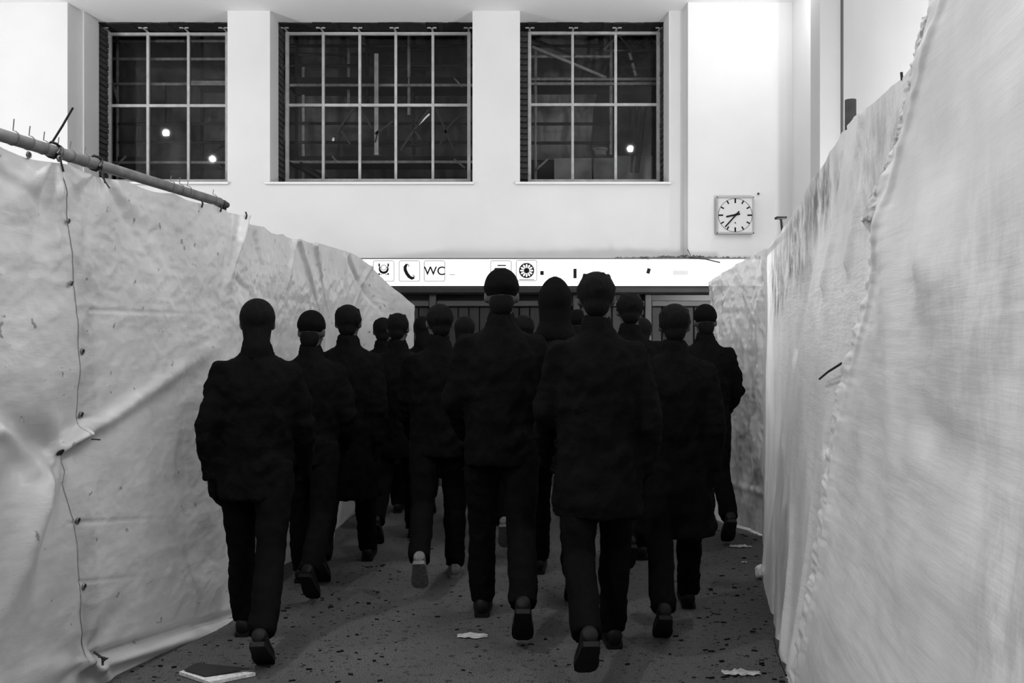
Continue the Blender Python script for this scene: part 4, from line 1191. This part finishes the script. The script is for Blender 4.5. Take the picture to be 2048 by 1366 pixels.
    for g in (Lg, Rg):
        bm = B(); bs = B()
        ank, d, n = g[2], g[3], g[4]
        x = Vector((1, 0, 0))
        prof = [(-.075, .026, .075), (-.06, .034, .095), (-.02, .036, .105), (.03, .038, .082), (.08, .045, .062), (.13, .047, .052), (.175, .040, .040), (.197, .020, .024)]
        ringv = []; soles = []
        for t, wd, hh in prof:
            c0 = ank + d*t - n*.08
            ring = []
            for k in range(12):
                a = 2*PI*k/12
                ring.append(bm.verts.new(c0 + x*wd*math.cos(a) + n*(.021 + (hh-.021)*(.5 + .5*math.sin(a)))))
            ringv.append(ring)
            soles.append([bs.verts.new(c0 + x*s*(wd+.004) + n*q) for s, q in ((-1, 0), (1, 0), (1, .022), (-1, .022))])
        for R_, bmm, m_ in ((ringv, bm, 12), (soles, bs, 4)):
            for i in range(len(R_)-1):
                for k in range(m_): bmm.faces.new((R_[i][k], R_[i][(k+1) % m_], R_[i+1][(k+1) % m_], R_[i+1][k]))
            bmm.faces.new(R_[0][::-1]); bmm.faces.new(R_[-1])
        res = []
        for bmm, nm in ((bm, 'shoe'), (bs, 'sole')):
            bmesh.ops.recalc_face_normals(bmm, faces=bmm.faces)
            if nm == 'shoe': bmesh.ops.subdivide_edges(bmm, edges=bmm.edges, cuts=1, use_grid_fill=True, smooth=.25)
            m2 = bpy.data.meshes.new(nm); bmm.to_mesh(m2); bmm.free()
            m2.materials.append(M['shoe_pale'] if v.get('pale') else M['shoe']); m2.polygons.foreach_set('use_smooth', [nm == 'shoe']*len(m2.polygons))
            res.append(m2)
        shoes.append(res)
    out['shoes'] = shoes
    out['top_name'] = {'hood': 'hood', 'beanie': 'beanie'}.get(kind, 'hair')
    return out

VAR = [
    dict(legL=(22, 6, 6), legR=(-20, 22, -38), armL=(-16, 14), armR=(14, 22), hem=.72, flare=.02, top='hood', nod=-6),
    dict(legL=(-22, 18, -36), legR=(20, 4, 8), armL=(12, 24), armR=(-14, 16), hem=.50, flare=.05, top='short', nod=-5),
    dict(legL=(14, 3, 2), legR=(-10, 38, -42), armL=(2, 44, 14), armR=(2, 44, 14), inward=.06, hem=.80, flare=.005, top='beanie', nod=-8),
    dict(legL=(-14, 40, -44), legR=(12, 3, 0), armL=(16, 30), armR=(-18, 12), hem=.80, flare=.01, top='short', turn=14, pale=True),
    dict(legL=(18, 5, 5), legR=(-18, 20, -34), armL=(-8, 30, 14), armR=(6, 40, 16), inward=.03, hem=.42, flare=.07, top='long', turn=-10),
    dict(legL=(-12, 42, -40), legR=(15, 4, 4), armL=(8, 36, 12), armR=(-10, 20, 12), hem=.66, flare=.03, top='short', nod=-10, turn=-6),
    dict(legL=(16, 4, 4), legR=(-16, 24, -36), armL=(-12, 22, 12), armR=(10, 30, 12), hem=.76, flare=.01, top='long', turn=8),
]
MESH = [make_person_meshes(v) for v in VAR]
def person(px_, Y, height, var, label, rz=0.0):
    k = height / 1.75
    root = empty('person', ((px_-1024)/F*Y, Y, 0), rz)
    root.scale = (k, k, k)
    tag(root, label, 'person', 'crowd walking through the passage')
    S_ = MESH[var]
    for nm, me in (('body', S_['body']), ('trousers', S_['trousers']), ('jacket' if VAR[var]['hem'] > .6 else 'coat', S_['jacket']), (S_['top_name'], S_['top'])):
        o = bpy.data.objects.new(nm, me); C.objects.link(o); o.parent = root
    if 'nape' in S_:
        o = bpy.data.objects.new('hair', S_['nape']); C.objects.link(o); o.parent = root
    for sh, so in S_['shoes']:
        o = bpy.data.objects.new('shoe', sh); C.objects.link(o); o.parent = root
        q = bpy.data.objects.new('sole', so); C.objects.link(q); q.parent = o
    return root
PEOPLE = [
    (512, 4.75, 1.74, 6, 'person with long dark hair and black jacket walking closest to the left tarpaulin', 4),
    (620, 5.85, 1.70, 2, 'person in black jacket and beanie just behind the leftmost walker', -3),
    (695, 6.35, 1.79, 1, 'person in dark knee-length coat, third walker from the left tarpaulin', 2),
    (795, 7.2, 1.74, 5, 'person in black jacket walking below the telephone pictogram', 0),
    (878, 6.0, 1.76, 3, 'person in black jacket and pale sneakers walking below the WC pictogram', 3),
    (1003, 5.1, 1.90, 2, 'tall person in beanie whose head hides the pictogram left of the round emblem', 0),
    (1045, 7.1, 1.72, 3, 'person in pale sneakers walking below the round emblem', -4),
    (1110, 5.95, 1.93, 0, 'tall hooded person right of the round emblem', -3),
    (1195, 4.55, 1.86, 5, 'person in black jacket nearest the camera, right of the middle of the crowd', 3),
    (1262, 6.45, 1.86, 5, 'person with tousled hair walking to the right behind the nearest walker', 4),
    (1350, 5.2, 1.75, 1, 'person in dark knee-length coat at the right front of the crowd', -4),
    (1412, 7.45, 1.80, 2, 'person in beanie at the right edge of the crowd beside the plastic film', -2),
    (765, 8.2, 1.75, 1, 'person in dark coat far back beside the sagging end of the left tarpaulin', 0),
    (930, 7.9, 1.74, 4, 'person in long coat far back in the middle of the crowd', 2),
    (1155, 8.1, 1.78, 2, 'person in beanie far back right of the middle of the crowd', 0),
    (1285, 8.3, 1.74, 4, 'person in long coat far back on the right of the crowd', -3),
    (845, 8.7, 1.76, 6, 'person with long hair farthest back, left of the middle of the crowd', 0),
]
for a in PEOPLE: person(a[0], a[1], a[2], a[3], a[4], math.radians(a[5]))

# ================================================================== LITTER ON THE FLOOR
# dark booklet with white page edges
c0 = [floor_pt(*p) for p in ((362, 1349), (392, 1338), (512, 1350), (420, 1366))]
bk = empty('booklet', floor_pt(435, 1354)); tag(bk, 'dark-covered booklet with white page edges lying on the floor', 'booklet')
def slab(pts, z0, z1):
    bm = B(); lo = [bm.verts.new((p.x, p.y, z0 + e)) for p, e in pts]; hi = [bm.verts.new((p.x, p.y, z1 + e)) for p, e in pts]
    bm.faces.new(lo[::-1]); bm.faces.new(hi); n = len(pts)
    for i in range(n): bm.faces.new((lo[i], lo[(i+1) % n], hi[(i+1) % n], hi[i]))
    return bm
base = [(floor_pt(358, 1351), 0), (floor_pt(392, 1341), 0), (floor_pt(511, 1353), 0), (floor_pt(420, 1372), 0)]
obj('pages', slab(base, .003, .018), M['pages'], bk)
base = [(floor_pt(368, 1351), .004), (floor_pt(393, 1341), .012), (floor_pt(498, 1351), .010), (floor_pt(410, 1363), 0)]
obj('cover', slab(base, .020, .024), M['cover'], bk)
def scrap(px_, py_, w, d, label, m='paper', lift=.015):
    c = floor_pt(px_, py_); nu, nv = 14, 6
    u = np.linspace(-1, 1, nu)[:, None]; v = np.linspace(-1, 1, nv)[None, :]
    sd = random.randint(0, 99)
    X = c.x + u*w*(1 + .25*noise2(v*2 + 0*u, u*0 + sd, 3)); Y = c.y + v*d*(1 - .5*np.abs(u)) + .4*d*noise2(u*3 + 0*v, v*0 + sd, 4)
    Z = .004 + lift*np.abs(noise2(u*2.6 + sd, v*1.5, 6))*1.5
    tag(grid_mesh('paper_scrap', np.stack([X, Y, Z + 0*X], -1), M[m]), label, 'paper', 'paper scraps on the floor')
scrap(1480, 1094, .085, .04, 'pale torn paper strip on the floor below the plastic film')
scrap(1482, 1348, .085, .04, 'torn paper scrap at the bottom right near the tarpaulin foot')
scrap(945, 1273, .08, .05, 'thin paper scrap on the floor at the middle front', 'paper', .008)
scrap(1488, 1126, .02, .015, 'tiny white paper fleck on the right floor')
c = floor_pt(1514, 1158)
bm = B(); ellipsoid(bm, (c.x+.02, c.y, .045), (.035, .03, .045), None, 14, 10)
for v in bm.verts: v.co += Vector((float(noise2(v.co.x*60, v.co.z*60, 2)), float(noise2(v.co.y*60, v.co.z*60, 3)), float(noise2(v.co.x*60, v.co.y*60, 4))))*.018
for v in bm.verts: v.co.z = max(v.co.z, .002)
tag(obj('crumpled_tissue', bm, M['pages'], None, True), 'crumpled white tissue at the foot of the right tarpaulin', 'tissue')
# chips and grit, too many to count
bm = B()
def chip(px_, py_, s):
    c = floor_pt(px_, py_); a = random.uniform(-.5, .5)
    l = s*random.uniform(.6, 1.6); w = s*random.uniform(.25, .6); h = s*random.uniform(.15, .4)
    m_ = Matrix.Translation((c.x, c.y, h*.5)) @ Matrix.Rotation(a, 4, 'Z') @ Matrix.Diagonal((l, w, h, 1))
    vs = [bm.verts.new(m_ @ Vector((x_, y_, z_))) for z_ in (-.5, .5) for x_, y_ in ((-.5, -.5), (.5, -.4), (.4, .5), (-.5, .35))]
    for f_ in ((3, 2, 1, 0), (4, 5, 6, 7), (0, 1, 5, 4), (1, 2, 6, 5), (2, 3, 7, 6), (3, 0, 4, 7)): bm.faces.new([vs[q_] for q_ in f_])
for k in range(170):
    y = 1050 + 316*random.random()**.8
    chip(random.uniform(1405, 1530 + max(0, (y-1200)*.25)), y, random.choice((.005, .007, .010, .014, .022)))
for k in range(200):
    y = random.uniform(1130, 1366); chip(random.uniform(max(260, 560-(y-1190)*2), 800), y, random.choice((.005, .007, .010, .014, .02)))
for k in range(160):
    chip(random.uniform(650, 1420), random.uniform(1080, 1366), random.choice((.005, .008, .012, .02)))
tag(obj('floor_grit', bm, M['chip']), 'scattered dark chips and grit on the asphalt floor', 'grit', kind='stuff')
